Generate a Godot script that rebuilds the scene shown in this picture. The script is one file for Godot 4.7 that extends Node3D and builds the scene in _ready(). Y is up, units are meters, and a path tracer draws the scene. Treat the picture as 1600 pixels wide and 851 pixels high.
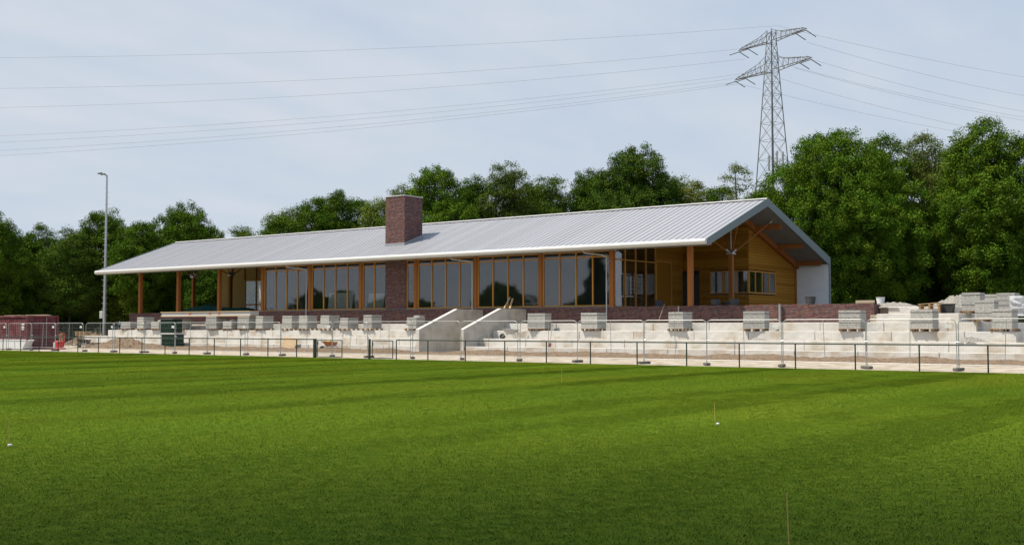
extends Node3D
# A new clubhouse beside a pitch, still a building site: lawn, rail, site fence, stepped concrete terrace,
# hall with a metal roof, trees and a pylon behind.  X runs along the building, Z towards the pitch.

const CAM_H = 1.65
const FOCAL = 1750.0        # in pixels of the 1600 x 851 photograph
const YAW = 36.92
const PITCH = 2.84
var rng = RandomNumberGenerator.new()
const NTH = ["first", "second", "third", "fourth", "fifth", "sixth", "seventh", "eighth", "ninth", "tenth", "eleventh", "twelfth", "thirteenth", "fourteenth", "fifteenth"]
var M = {}
var names = {}

# ---------------------------------------------------------------- pixels to directions
func ray(px, py):
	var y = deg_to_rad(YAW)
	var p = deg_to_rad(PITCH)
	var fw = Vector3(-sin(y), 0, -cos(y))
	var rt = Vector3(cos(y), 0, -sin(y))
	var f = fw * cos(p) + Vector3.UP * sin(p)
	var u = -fw * sin(p) + Vector3.UP * cos(p)
	return f + rt * ((px - 800.0) / FOCAL) - u * ((py - 425.5) / FOCAL)
func on_z(px, py, z):
	var d = ray(px, py)
	return Vector3(0, CAM_H, 0) + d * (z / d.z)
func on_x(px, py, x):
	var d = ray(px, py)
	return Vector3(0, CAM_H, 0) + d * (x / d.x)
func on_y(px, py, h):
	var d = ray(px, py)
	return Vector3(0, CAM_H, 0) + d * ((h - CAM_H) / d.y)
func at_depth(px, py, t):
	return Vector3(0, CAM_H, 0) + ray(px, py) * t
func to_pixel(P):
	var y = deg_to_rad(YAW)
	var p = deg_to_rad(PITCH)
	var fw = Vector3(-sin(y), 0, -cos(y))
	var rt = Vector3(cos(y), 0, -sin(y))
	var f = fw * cos(p) + Vector3.UP * sin(p)
	var u = -fw * sin(p) + Vector3.UP * cos(p)
	var q = P - Vector3(0, CAM_H, 0)
	var z = q.dot(f)
	return Vector3(800.0 + FOCAL * q.dot(rt) / z, 425.5 - FOCAL * q.dot(u) / z, z)

# ---------------------------------------------------------------- nodes
func numbered(called):
	if not names.has(called):
		names[called] = 0
		return called
	names[called] += 1
	return "%s_%03d" % [called, names[called]]
func tag(o, label, category, group = ""):
	o.set_meta("label", label)
	o.set_meta("category", category)
	if group != "":
		o.set_meta("group", group)
	return o
func thing(called, label, category, at = Vector3.ZERO, turn = 0.0, group = ""):
	var o = Node3D.new()
	o.name = numbered(called)
	add_child(o)
	o.position = at
	o.rotation.y = turn
	return tag(o, label, category, group)
func mesh_node(called, mesh, mat, parent = null, at = Vector3.ZERO):
	var o = MeshInstance3D.new()
	o.mesh = mesh
	if mat != null:
		o.material_override = mat
	o.position = at
	if parent == null:
		o.name = numbered(called)
		add_child(o)
	else:
		o.name = called
		parent.add_child(o, true)
	return o
func commit(called, st, mat, parent = null, at = Vector3.ZERO):
	return mesh_node(called, st.commit(), mat, parent, at)
func structure(o):
	o.set_meta("kind", "structure")
	return o
func copy_of(src, at, turn):
	var c = src.duplicate()
	c.name = numbered(String(src.name).rstrip("0123456789").trim_suffix("_"))
	add_child(c)
	c.position = at
	c.rotation.y = turn
	return c

# ---------------------------------------------------------------- shapes
func begin():
	var st = SurfaceTool.new()
	st.begin(Mesh.PRIMITIVE_TRIANGLES)
	return st
func tri(st, a, b, c, away):
	var n = (b - a).cross(c - a)
	if n.length_squared() < 1e-14:
		return
	n = n.normalized()
	if n.dot((a + b + c) / 3.0 - away) < 0.0:
		n = -n
	else:
		var t = b
		b = c
		c = t
	st.set_normal(n)
	st.add_vertex(a)
	st.set_normal(n)
	st.add_vertex(b)
	st.set_normal(n)
	st.add_vertex(c)
func quad(st, a, b, c, d, away):
	tri(st, a, b, c, away)
	tri(st, a, c, d, away)
func add_box(st, c, s, basis = Basis.IDENTITY):
	var h = s * 0.5
	for ax in 3:
		var u = (ax + 1) % 3
		var w = (ax + 2) % 3
		for sgn in [-1, 1]:
			var k = []
			for e in [[-1, -1], [1, -1], [1, 1], [-1, 1]]:
				var q = Vector3.ZERO
				q[ax] = sgn * h[ax]
				q[u] = e[0] * h[u]
				q[w] = e[1] * h[w]
				k.append(c + basis * q)
			quad(st, k[0], k[1], k[2], k[3], c)
func box_between(st, a, b):
	add_box(st, (a + b) * 0.5, (b - a).abs())
func bevel_box(st, c, s, bev, basis = Basis.IDENTITY):
	var h = s * 0.5
	var P = {}
	for ix in [-1, 1]:
		for iy in [-1, 1]:
			for iz in [-1, 1]:
				for ax in 3:
					var v = Vector3(ix * h.x, iy * h.y, iz * h.z)
					for k in 3:
						if k != ax:
							v[k] -= sign(v[k]) * bev
					P[[ix, iy, iz, ax]] = c + basis * v
	for ax in 3:
		var u = (ax + 1) % 3
		var w = (ax + 2) % 3
		for sgn in [-1, 1]:
			var k = []
			for e in [[-1, -1], [1, -1], [1, 1], [-1, 1]]:
				var q = [0, 0, 0, ax]
				q[ax] = sgn
				q[u] = e[0]
				q[w] = e[1]
				k.append(P[q])
			quad(st, k[0], k[1], k[2], k[3], c)
		for e in [[-1, -1], [1, -1], [1, 1], [-1, 1]]:
			var k2 = []
			for t in [[-1, u], [1, u], [1, w], [-1, w]]:
				var q = [0, 0, 0, t[1]]
				q[ax] = t[0]
				q[u] = e[0]
				q[w] = e[1]
				k2.append(P[q])
			quad(st, k2[0], k2[1], k2[2], k2[3], c)
	for ix in [-1, 1]:
		for iy in [-1, 1]:
			for iz in [-1, 1]:
				tri(st, P[[ix, iy, iz, 0]], P[[ix, iy, iz, 1]], P[[ix, iy, iz, 2]], c)
func frame_of(d):
	var z = d.normalized()
	var x = z.cross(Vector3.UP)
	if x.length() < 0.01:
		x = Vector3.RIGHT
	x = x.normalized()
	return [x, x.cross(z).normalized()]
func add_tube(st, pts, radii, sides = 8, caps = true):
	var rings = []
	for i in pts.size():
		var d = pts[min(i + 1, pts.size() - 1)] - pts[max(i - 1, 0)]
		var f = frame_of(d)
		var r = radii[i] if radii is Array else radii
		var ring = []
		for k in sides:
			var a = TAU * k / sides
			var o = f[0] * cos(a) + f[1] * sin(a)
			ring.append([pts[i] + o * r, o])
		rings.append(ring)
	for i in pts.size() - 1:
		for k in sides:
			var k2 = (k + 1) % sides
			var v = [rings[i][k], rings[i][k2], rings[i + 1][k2], rings[i + 1][k]]
			for t in [0, 1, 2, 0, 2, 3]:
				st.set_normal(v[t][1])
				st.add_vertex(v[t][0])
	if caps:
		for e in [0, pts.size() - 1]:
			var n = (pts[0] - pts[1]).normalized() if e == 0 else (pts[-1] - pts[-2]).normalized()
			for k in sides:
				for v in [pts[e], rings[e][k][0], rings[e][(k + 1) % sides][0]]:
					st.set_normal(n)
					st.add_vertex(v)
func extrude(st, poly, plane, t0, t1):
	# poly: outline in two axes; plane "zy" extrudes along x, "xy" along z
	var P0 = []
	var P1 = []
	for q in poly:
		if plane == "zy":
			P0.append(Vector3(t0, q.y, q.x))
			P1.append(Vector3(t1, q.y, q.x))
		else:
			P0.append(Vector3(q.x, q.y, t0))
			P1.append(Vector3(q.x, q.y, t1))
	var area = 0.0
	var n = poly.size()
	for i in n:
		area += poly[i].cross(poly[(i + 1) % n])
	for i in n:
		var j = (i + 1) % n
		var e = poly[j] - poly[i]
		var o2 = Vector2(e.y, -e.x).normalized() * sign(area)
		var o = Vector3(0, o2.y, o2.x) if plane == "zy" else Vector3(o2.x, o2.y, 0)
		var mid = (P0[i] + P0[j] + P1[i] + P1[j]) * 0.25
		quad(st, P0[i], P0[j], P1[j], P1[i], mid - o)
	var idx = Geometry2D.triangulate_polygon(PackedVector2Array(poly))
	var ax = Vector3.RIGHT if plane == "zy" else Vector3.BACK
	for k in range(0, idx.size(), 3):
		tri(st, P0[idx[k]], P0[idx[k + 1]], P0[idx[k + 2]], P0[idx[k]] + ax * sign(t1 - t0))
		tri(st, P1[idx[k]], P1[idx[k + 1]], P1[idx[k + 2]], P1[idx[k]] - ax * sign(t1 - t0))
func heap(st, centre, rx, rz, h, seed_n, rough = 0.25, n = 26):
	# a poured heap: cone with a rounded top and an uneven foot
	var no = FastNoiseLite.new()
	no.seed = seed_n
	no.frequency = 0.9
	no.fractal_octaves = 4
	var at = func(i, j):
		var u = i * 2.0 / n - 1.0
		var v = j * 2.0 / n - 1.0
		var r = sqrt(u * u + v * v)
		var w = 1.0 + 0.3 * no.get_noise_2d(u * 2.0 + 9.0, v * 2.0)
		var y = h * clamp(1.06 - r / w, 0.0, 1.0)
		y = y - 0.18 * h * exp(-r * r * 14.0) + rough * h * no.get_noise_2d(u * 7.0, v * 7.0) * clamp(1.2 - r, 0.0, 1.0) * clamp((1.0 - r) * 4.0, 0.0, 1.0)
		return centre + Vector3(u * rx, max(y, 0.0) - 0.03, v * rz)
	for i in n:
		for j in n:
			var a = at.call(i, j)
			var b = at.call(i + 1, j)
			var c = at.call(i + 1, j + 1)
			var d = at.call(i, j + 1)
			if max(max(a.y, b.y), max(c.y, d.y)) > centre.y - 0.02:
				quad(st, a, b, c, d, centre + Vector3(0, -50, 0))

# ---------------------------------------------------------------- materials
func lin(r, g, b):
	return Color(r, g, b).linear_to_srgb()
func noise(seed_n, freq, oct = 4, kind = FastNoiseLite.TYPE_SIMPLEX_SMOOTH):
	var n = FastNoiseLite.new()
	n.seed = seed_n
	n.noise_type = kind
	n.frequency = freq
	n.fractal_octaves = oct
	return n
func mix_tex(seed_n, freq, cols, size = 256, oct = 5):
	# a tiling patchwork between linear colours
	var img = noise(seed_n, freq, oct).get_seamless_image(size, size)
	var g = Gradient.new()
	var offs = PackedFloat32Array()
	var cc = PackedColorArray()
	for i in cols.size():
		offs.append(0.18 + 0.64 * i / max(cols.size() - 1, 1))
		cc.append(cols[i].linear_to_srgb())
	g.offsets = offs
	g.colors = cc
	var out = Image.create(size, size, false, Image.FORMAT_RGB8)
	for y in size:
		for x in size:
			out.set_pixel(x, y, g.sample(img.get_pixel(x, y).r))
	return ImageTexture.create_from_image(out)
func bump_tex(seed_n, freq, strength, size = 256, oct = 5):
	var img = noise(seed_n, freq, oct).get_seamless_image(size, size)
	img.convert(Image.FORMAT_RGBA8)
	img.bump_map_to_normal_map(strength)
	return ImageTexture.create_from_image(img)
func mat(albedo, rough = 0.8, metallic = 0.0):
	var m = StandardMaterial3D.new()
	m.albedo_color = albedo
	m.roughness = rough
	m.metallic = metallic
	return m
func grained(seed_n, freq, cols, metres, rough = 0.85, bump = 0.0):
	var m = mat(Color.WHITE, rough)
	m.albedo_texture = mix_tex(seed_n, freq, cols)
	m.metallic_specular = 0.15
	m.uv1_triplanar = true
	m.uv1_world_triplanar = true
	m.uv1_scale = Vector3.ONE / metres
	if bump > 0.0:
		m.normal_enabled = true
		m.normal_texture = bump_tex(seed_n + 7, freq * 1.6, bump)
	return m
func brick_tex(seed_n, tones, mortar, cols = 10, rows = 36):
	# courses of long thin bricks, far too small in the picture to build one by one
	rng.seed = seed_n
	var w = cols * 40
	var h = rows * 14
	var img = Image.create(w, h, false, Image.FORMAT_RGB8)
	img.fill(mortar.linear_to_srgb())
	for r in rows:
		var off = (r % 2) * 20 + rng.randi_range(-4, 4)
		for c in cols:
			var t = tones[rng.randi() % tones.size()]
			var k = rng.randf_range(0.7, 1.3)
			t = Color(t.r * k, t.g * k, t.b * k).linear_to_srgb()
			var x0 = (c * 40 + off + w) % w
			var hh = rng.randi_range(9, 12)
			img.fill_rect(Rect2i(x0, r * 14, min(36, w - x0), hh), t)
			if x0 + 36 > w:
				img.fill_rect(Rect2i(0, r * 14, x0 + 36 - w, hh), t)
	return ImageTexture.create_from_image(img)
func brick_mat(seed_n, tones, mortar):
	var m = mat(Color.WHITE, 0.9)
	m.albedo_texture = brick_tex(seed_n, tones, mortar)
	m.metallic_specular = 0.1
	m.uv1_triplanar = true
	m.uv1_world_triplanar = true
	m.uv1_scale = Vector3(1.0 / 2.2, 1.0 / 2.2, 1.0 / 2.2)
	return m
func wood_mat(seed_n, a, b, metres = 1.0, rough = 0.6):
	var img = noise(seed_n, 0.02, 4).get_seamless_image(256, 256)
	var out = Image.create(256, 256, false, Image.FORMAT_RGB8)
	for y in 256:
		for x in 256:
			var v = img.get_pixel((x * 1) % 256, (y * 8) % 256).r
			v = clamp((v - 0.25) * 1.8, 0.0, 1.0)
			out.set_pixel(x, y, a.lerp(b, v).linear_to_srgb())
	var m = mat(Color.WHITE, rough)
	m.albedo_texture = ImageTexture.create_from_image(out)
	m.metallic_specular = 0.15
	m.uv1_triplanar = true
	m.uv1_world_triplanar = true
	m.uv1_scale = Vector3.ONE / metres
	return m

func make_materials():
	M.concrete = grained(11, 0.014, [Color(0.49, 0.445, 0.38), Color(0.56, 0.54, 0.50), Color(0.59, 0.58, 0.552), Color(0.60, 0.594, 0.572), Color(0.61, 0.606, 0.588), Color(0.62, 0.616, 0.60)], 9.0, 0.9, 1.2)
	M.wallcon = grained(14, 0.012, [Color(0.442, 0.414, 0.368), Color(0.524, 0.497, 0.451), Color(0.58, 0.552, 0.506)], 4.0, 0.85, 1.0)
	M.paver = grained(12, 0.03, [Color(0.361, 0.361, 0.34), Color(0.421, 0.421, 0.4), Color(0.464, 0.464, 0.439)], 1.5, 0.9, 2.0)
	M.paver2 = grained(13, 0.03, [Color(0.31, 0.31, 0.297), Color(0.37, 0.37, 0.357), Color(0.421, 0.421, 0.404)], 1.5, 0.9, 2.0)
	M.sand = grained(15, 0.02, [Color(0.24, 0.2, 0.152), Color(0.344, 0.3, 0.24), Color(0.416, 0.376, 0.316), Color(0.448, 0.416, 0.368)], 6.0, 0.95, 4.0)
	M.soil = grained(16, 0.03, [Color(0.117, 0.0819, 0.0546), Color(0.195, 0.144, 0.101), Color(0.25, 0.191, 0.14)], 3.0, 0.95, 6.0)
	M.gravel = grained(17, 0.06, [Color(0.187, 0.178, 0.162), Color(0.281, 0.272, 0.251), Color(0.357, 0.344, 0.323)], 2.0, 0.95, 7.0)
	M.earth = grained(18, 0.02, [Color(0.05, 0.055, 0.025), Color(0.08, 0.085, 0.04), Color(0.11, 0.10, 0.055)], 6.0, 0.95)
	M.turf = grained(19, 0.03, [Color(0.06, 0.105, 0.006), Color(0.08, 0.135, 0.007), Color(0.11, 0.155, 0.012)], 2.5, 0.95)
	M.roof = mat(lin(0.331, 0.344, 0.381), 0.5, 0.25)
	M.roof2 = mat(lin(0.309, 0.322, 0.356), 0.54, 0.25)
	M.roof3 = mat(lin(0.352, 0.363, 0.4), 0.47, 0.25)
	M.ridge = mat(lin(0.496, 0.496, 0.504), 0.45, 0.2)
	M.gutter = mat(lin(0.612, 0.603, 0.586), 0.33, 0.35)
	M.fascia = mat(lin(0.145, 0.187, 0.204), 0.5)
	M.soffit = grained(20, 0.01, [Color(0.203, 0.191, 0.18), Color(0.232, 0.221, 0.21)], 3.0, 0.8)
	M.whitewall = grained(21, 0.01, [Color(0.77, 0.79, 0.83), Color(0.82, 0.84, 0.86)], 3.0, 0.7)
	M.brick = brick_mat(32, [Color(0.115, 0.042, 0.040), Color(0.165, 0.052, 0.048), Color(0.085, 0.044, 0.050), Color(0.18, 0.078, 0.066), Color(0.11, 0.062, 0.068), Color(0.15, 0.095, 0.088), Color(0.09, 0.036, 0.040)], Color(0.15, 0.128, 0.118))
	M.post = wood_mat(41, Color(0.266, 0.0963, 0.0333), Color(0.4, 0.164, 0.053), 1.0, 0.6)
	M.frame = wood_mat(42, Color(0.454, 0.216, 0.0486), Color(0.54, 0.281, 0.0756), 1.0, 0.45)
	M.board = wood_mat(43, Color(0.275, 0.12, 0.0157), Color(0.381, 0.181, 0.0281), 1.2, 0.6)
	M.board2 = wood_mat(44, Color(0.237, 0.101, 0.0135), Color(0.333, 0.157, 0.0224), 1.2, 0.6)
	M.board3 = wood_mat(45, Color(0.31, 0.144, 0.0202), Color(0.416, 0.207, 0.0337), 1.2, 0.6)
	M.paleboard = wood_mat(49, Color(0.36, 0.25, 0.09), Color(0.45, 0.33, 0.14), 1.2, 0.7)
	M.palewood = wood_mat(46, Color(0.425, 0.306, 0.178), Color(0.527, 0.408, 0.255), 0.7, 0.8)
	M.pallet = wood_mat(47, Color(0.27, 0.17, 0.10), Color(0.40, 0.28, 0.17), 0.7, 0.85)
	M.greywood = wood_mat(48, Color(0.34, 0.28, 0.21), Color(0.46, 0.39, 0.30), 0.7, 0.9)
	M.glass = mat(Color(0.10, 0.12, 0.13, 0.12), 0.015)
	M.glass.transparency = BaseMaterial3D.TRANSPARENCY_ALPHA
	M.glass.metallic_specular = 1.0
	M.steel = mat(lin(0.50, 0.51, 0.52), 0.38, 0.75)
	M.galva = mat(lin(0.419, 0.426, 0.434), 0.42, 0.55)
	M.lattice = mat(lin(0.17, 0.18, 0.18), 0.6, 0.3)
	M.wire = mat(lin(0.34, 0.34, 0.35), 0.6, 0.2)
	M.green = mat(lin(0.012, 0.028, 0.020), 0.45)
	M.black = mat(lin(0.02, 0.022, 0.024), 0.55)
	M.tub = mat(lin(0.035, 0.038, 0.042), 0.6)
	M.white = mat(lin(0.648, 0.657, 0.666), 0.5)
	M.plaster = mat(lin(0.62, 0.70, 0.68), 0.7)
	M.blue = mat(lin(0.02, 0.035, 0.30), 0.5)
	M.bluepad = mat(lin(0.10, 0.30, 0.50), 0.6)
	M.red = mat(lin(0.52, 0.02, 0.025), 0.4)
	M.orange = mat(lin(0.56, 0.19, 0.045), 0.55)
	M.yellow = mat(lin(0.62, 0.47, 0.10), 0.6)
	M.cane = mat(lin(0.45, 0.33, 0.09), 0.7)
	M.rust = grained(51, 0.02, [Color(0.122, 0.0336, 0.0398), Color(0.153, 0.0551, 0.0642), Color(0.184, 0.0799, 0.0886)], 4.0, 0.65)
	M.rustroof = grained(52, 0.03, [Color(0.10, 0.07, 0.05), Color(0.28, 0.22, 0.15), Color(0.40, 0.33, 0.24)], 2.5, 0.9)
	M.binn = grained(53, 0.03, [Color(0.010, 0.030, 0.020), Color(0.018, 0.045, 0.030)], 2.0, 0.5)
	M.tarp = grained(54, 0.02, [Color(0.010, 0.055, 0.055), Color(0.018, 0.085, 0.08)], 2.0, 0.4, 3.0)
	M.film = mat(Color(0.85, 0.87, 0.9, 0.45), 0.2)
	M.film.transparency = BaseMaterial3D.TRANSPARENCY_ALPHA
	M.rubber = grained(55, 0.04, [Color(0.063, 0.063, 0.0595), Color(0.14, 0.136, 0.13), Color(0.196, 0.189, 0.178)], 1.0, 0.9)
	M.bark = grained(56, 0.05, [Color(0.045, 0.035, 0.025), Color(0.085, 0.07, 0.052), Color(0.12, 0.10, 0.08)], 1.6, 0.95, 5.0)
	M.mdark = mat(lin(0.05, 0.05, 0.05), 0.8)
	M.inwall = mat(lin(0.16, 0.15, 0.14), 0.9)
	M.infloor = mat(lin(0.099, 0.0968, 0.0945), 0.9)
	M.insul = grained(57, 0.05, [Color(0.36, 0.38, 0.40), Color(0.50, 0.51, 0.52), Color(0.58, 0.58, 0.57)], 0.6, 0.9)
	M.leaf = mat(Color.WHITE, 0.8)
	M.leaf.metallic_specular = 0.1
	M.leaf.vertex_color_use_as_albedo = true
	M.leaf.backlight_enabled = true
	M.leaf.backlight = lin(0.06, 0.11, 0.006)
	M.leaf.cull_mode = BaseMaterial3D.CULL_DISABLED
	M.blade = mat(Color.WHITE, 1.0)
	M.blade.metallic_specular = 0.0
	M.blade.vertex_color_use_as_albedo = true
	M.blade.backlight_enabled = true
	M.blade.backlight = lin(0.06, 0.11, 0.006)
	M.blade.cull_mode = BaseMaterial3D.CULL_DISABLED

# ---------------------------------------------------------------- sky
func sky_image():
	var w = 2048
	var h = 1024
	var img = Image.create(w, h, false, Image.FORMAT_RGB8)
	var n1 = noise(5, 1.0, 5)
	var n2 = noise(8, 1.0, 4)
	var lo = Color(0.575, 0.665, 0.76)
	var hi = Color(0.28, 0.43, 0.68)
	var gr = Color(0.20, 0.20, 0.17).linear_to_srgb()
	for y in h:
		if y > h / 2:
			for x in w:
				img.set_pixel(x, y, gr)
			continue
		var el = (0.5 - (y + 0.5) / h) * PI
		var s = sin(el)
		var base = lo.lerp(hi, pow(clamp(s, 0.0, 1.0), 0.75))
		for x in w:
			var az = (x + 0.5) / w * TAU
			# a layer of thin cloud at one height above the ground
			var k = 1.0 / (s + 0.12)
			var u = cos(az) * cos(el) * k
			var v = sin(az) * cos(el) * k
			var wisp = n1.get_noise_2d(u * 0.55 + v * 0.2, v * 1.5 - u * 0.1) + 0.5 * n2.get_noise_2d(u * 2.4, v * 4.5)
			var veil = n2.get_noise_2d(u * 0.22 + 30.0, v * 0.22)
			var t = clamp(0.42 + 0.34 * wisp + 0.42 * veil, 0.0, 0.9)
			img.set_pixel(x, y, base.lerp(Color(0.725, 0.748, 0.795), t * 0.8).linear_to_srgb())
	return img

# ---------------------------------------------------------------- trees
func leaf_clump(seed_n, count, radius, size, flat, droop, tint):
	rng.seed = seed_n
	var st = begin()
	for i in count:
		var d = Vector3(rng.randfn(), rng.randfn() * flat, rng.randfn()).normalized()
		var p = d * radius * pow(rng.randf(), 0.5)
		p.y -= droop * Vector2(p.x, p.z).length()
		var n = (d * 0.6 + Vector3(rng.randfn(), rng.randfn() + 0.9, rng.randfn()) * 0.6).normalized()
		var x = n.cross(Vector3(rng.randfn(), rng.randfn(), rng.randfn())).normalized()
		var z = n.cross(x)
		var s = size * rng.randf_range(0.6, 1.35)
		var c = Color(tint.r * rng.randf_range(0.82, 1.25), tint.g * rng.randf_range(0.92, 1.08), tint.b * rng.randf_range(0.7, 1.3))
		var a = p - x * s * 0.6
		var b = p + z * s * 0.33 + n * s * 0.08
		var e = p + x * s * 0.6 - n * s * 0.05
		var f = p - z * s * 0.33 + n * s * 0.08
		for v in [a, b, e, a, e, f]:
			st.set_color(c)
			st.set_normal(n)
			st.add_vertex(v)
	return st.commit()
var clumps = {}
func make_clumps():
	clumps.oak = []
	clumps.robinia = []
	for i in 3:
		clumps.oak.append(leaf_clump(100 + i, 170, 0.62, 0.135, 0.8, 0.0, Color(1, 1, 1)))
		clumps.robinia.append(leaf_clump(200 + i, 130, 0.78, 0.125, 0.4, 0.22, Color(1, 1, 1)))
func grow_tree(called, label, group, foot, height, rx, rz, low, kind, tone, seed_n, dense = 1.0, lobes = 16, category = "tree"):
	# foot: where the trunk meets the ground; low: height of the crown's underside
	var r = RandomNumberGenerator.new()
	r.seed = seed_n
	var t = thing(called, label, category, foot, 0.0, group)
	var ch = (height - low) * 0.5
	var cc = Vector3(0, low + ch, 0)
	var L = []
	var lr = 0.45 * pow(rx * rz * ch, 1.0 / 3.0)
	for i in lobes:
		var q = Vector3.ZERO
		for k in 30:
			# spread the lobes through the crown, away from one another
			var d = Vector3(r.randfn(), r.randfn(), r.randfn()).normalized() * pow(r.randf(), 0.27)
			var best = 99.0
			q = d
			for o in L:
				best = min(best, (o[2] - d).length())
			if best > 0.55 - 0.012 * k:
				break
		var rad = lr * r.randf_range(0.75, 1.2) * (1.1 - 0.28 * max(q.y, 0.0))
		var sx = max(rx - rad * 0.55, 0.3)
		var sy = max(ch - rad * 0.85, 0.3)
		var sz = max(rz - rad * 0.55, 0.3)
		var taper = 1.0 - 0.15 * max(q.y, 0.0)
		L.append([cc + Vector3(q.x * sx * taper, q.y * sy, q.z * sz * taper), rad, q])
	# one lobe holds the top
	L.append([cc + Vector3(r.randf_range(-0.15, 0.15) * rx, ch - lr * 0.95, r.randf_range(-0.1, 0.1) * rz), lr * 1.0, Vector3.UP])
	var st = begin()
	var tr = 0.018 * height + 0.06
	var mid = Vector3(r.randf_range(-0.3, 0.3), low + ch * 0.5, r.randf_range(-0.3, 0.3))
	add_tube(st, [Vector3(0, -0.2, 0), Vector3(0, 0.5, 0), Vector3(mid.x * 0.4, low * 0.6 + 0.5, mid.z * 0.4), mid, cc + Vector3(0, ch * 0.45, 0)], [tr * 1.5, tr * 1.1, tr, tr * 0.75, tr * 0.25], 7)
	for o in L:
		var s0 = Vector3(mid.x * 0.6, lerp(low * 0.75, min(o[0].y, mid.y + ch * 0.3), 0.55), mid.z * 0.6)
		var m1 = s0.lerp(o[0], 0.5) + Vector3(r.randf_range(-0.3, 0.3), 0.25, r.randf_range(-0.3, 0.3))
		add_tube(st, [s0, m1, o[0], o[0] + (o[0] - m1) * 0.35], [tr * 0.42, tr * 0.3, tr * 0.16, tr * 0.05], 5, false)
	commit("trunk", st, M.bark, t)
	var groups = [[], [], []]
	for o in L:
		var n = int(dense * 10.0 * o[1] * o[1] + 6)
		for i in n:
			var d = Vector3(r.randfn(), r.randfn() + 0.18, r.randfn()).normalized()
			var p = o[0] + d * o[1] * (r.randf_range(0.72, 1.04) if r.randf() < 0.82 else r.randf_range(0.2, 0.72))
			if p.y < low * 0.8:
				continue
			var inside = 0
			for o2 in L:
				if (p - o2[0]).length() < o2[1] * 0.72:
					inside += 1
			if inside > 1 and r.randf() < 0.6:
				continue
			var b = Basis(Vector3(r.randfn(), 0.01, r.randfn()).normalized(), r.randf_range(-0.5, 0.5)) * Basis(Vector3.UP, r.randf() * TAU)
			var s = r.randf_range(0.75, 1.25)
			var k = r.randf_range(0.86, 1.16)
			var w = r.randf_range(0.88, 1.16)
			groups[i % 3].append([Transform3D(b.scaled(Vector3.ONE * s), p), Color(tone.r * k * w, tone.g * k, tone.b * k * 1.0)])
	for g in 3:
		var mm = MultiMesh.new()
		mm.transform_format = MultiMesh.TRANSFORM_3D
		mm.use_colors = true
		mm.mesh = clumps[kind][g]
		mm.instance_count = groups[g].size()
		for i in groups[g].size():
			mm.set_instance_transform(i, groups[g][i][0])
			mm.set_instance_color(i, groups[g][i][1])
		var mi = MultiMeshInstance3D.new()
		mi.multimesh = mm
		mi.material_override = M.leaf
		mi.name = "crown"
		mi.set_meta("kind", "stuff")
		t.add_child(mi, true)
	return t
func tree_at(px, ytop, half, depth, kind, tone, label, seed_n, low = 0.28, dense = 1.0, lobes = 16, called = "tree", group = "", cat = "tree", ground = 0.0):
	var foot = at_depth(px, 512.0, depth)
	foot.y = ground
	var top = at_depth(px, ytop, depth).y - ground
	var r = half * depth / FOCAL
	return grow_tree(called, label, group, foot, top, r, r, top * low, kind, tone, seed_n, dense, lobes, cat)

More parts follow.
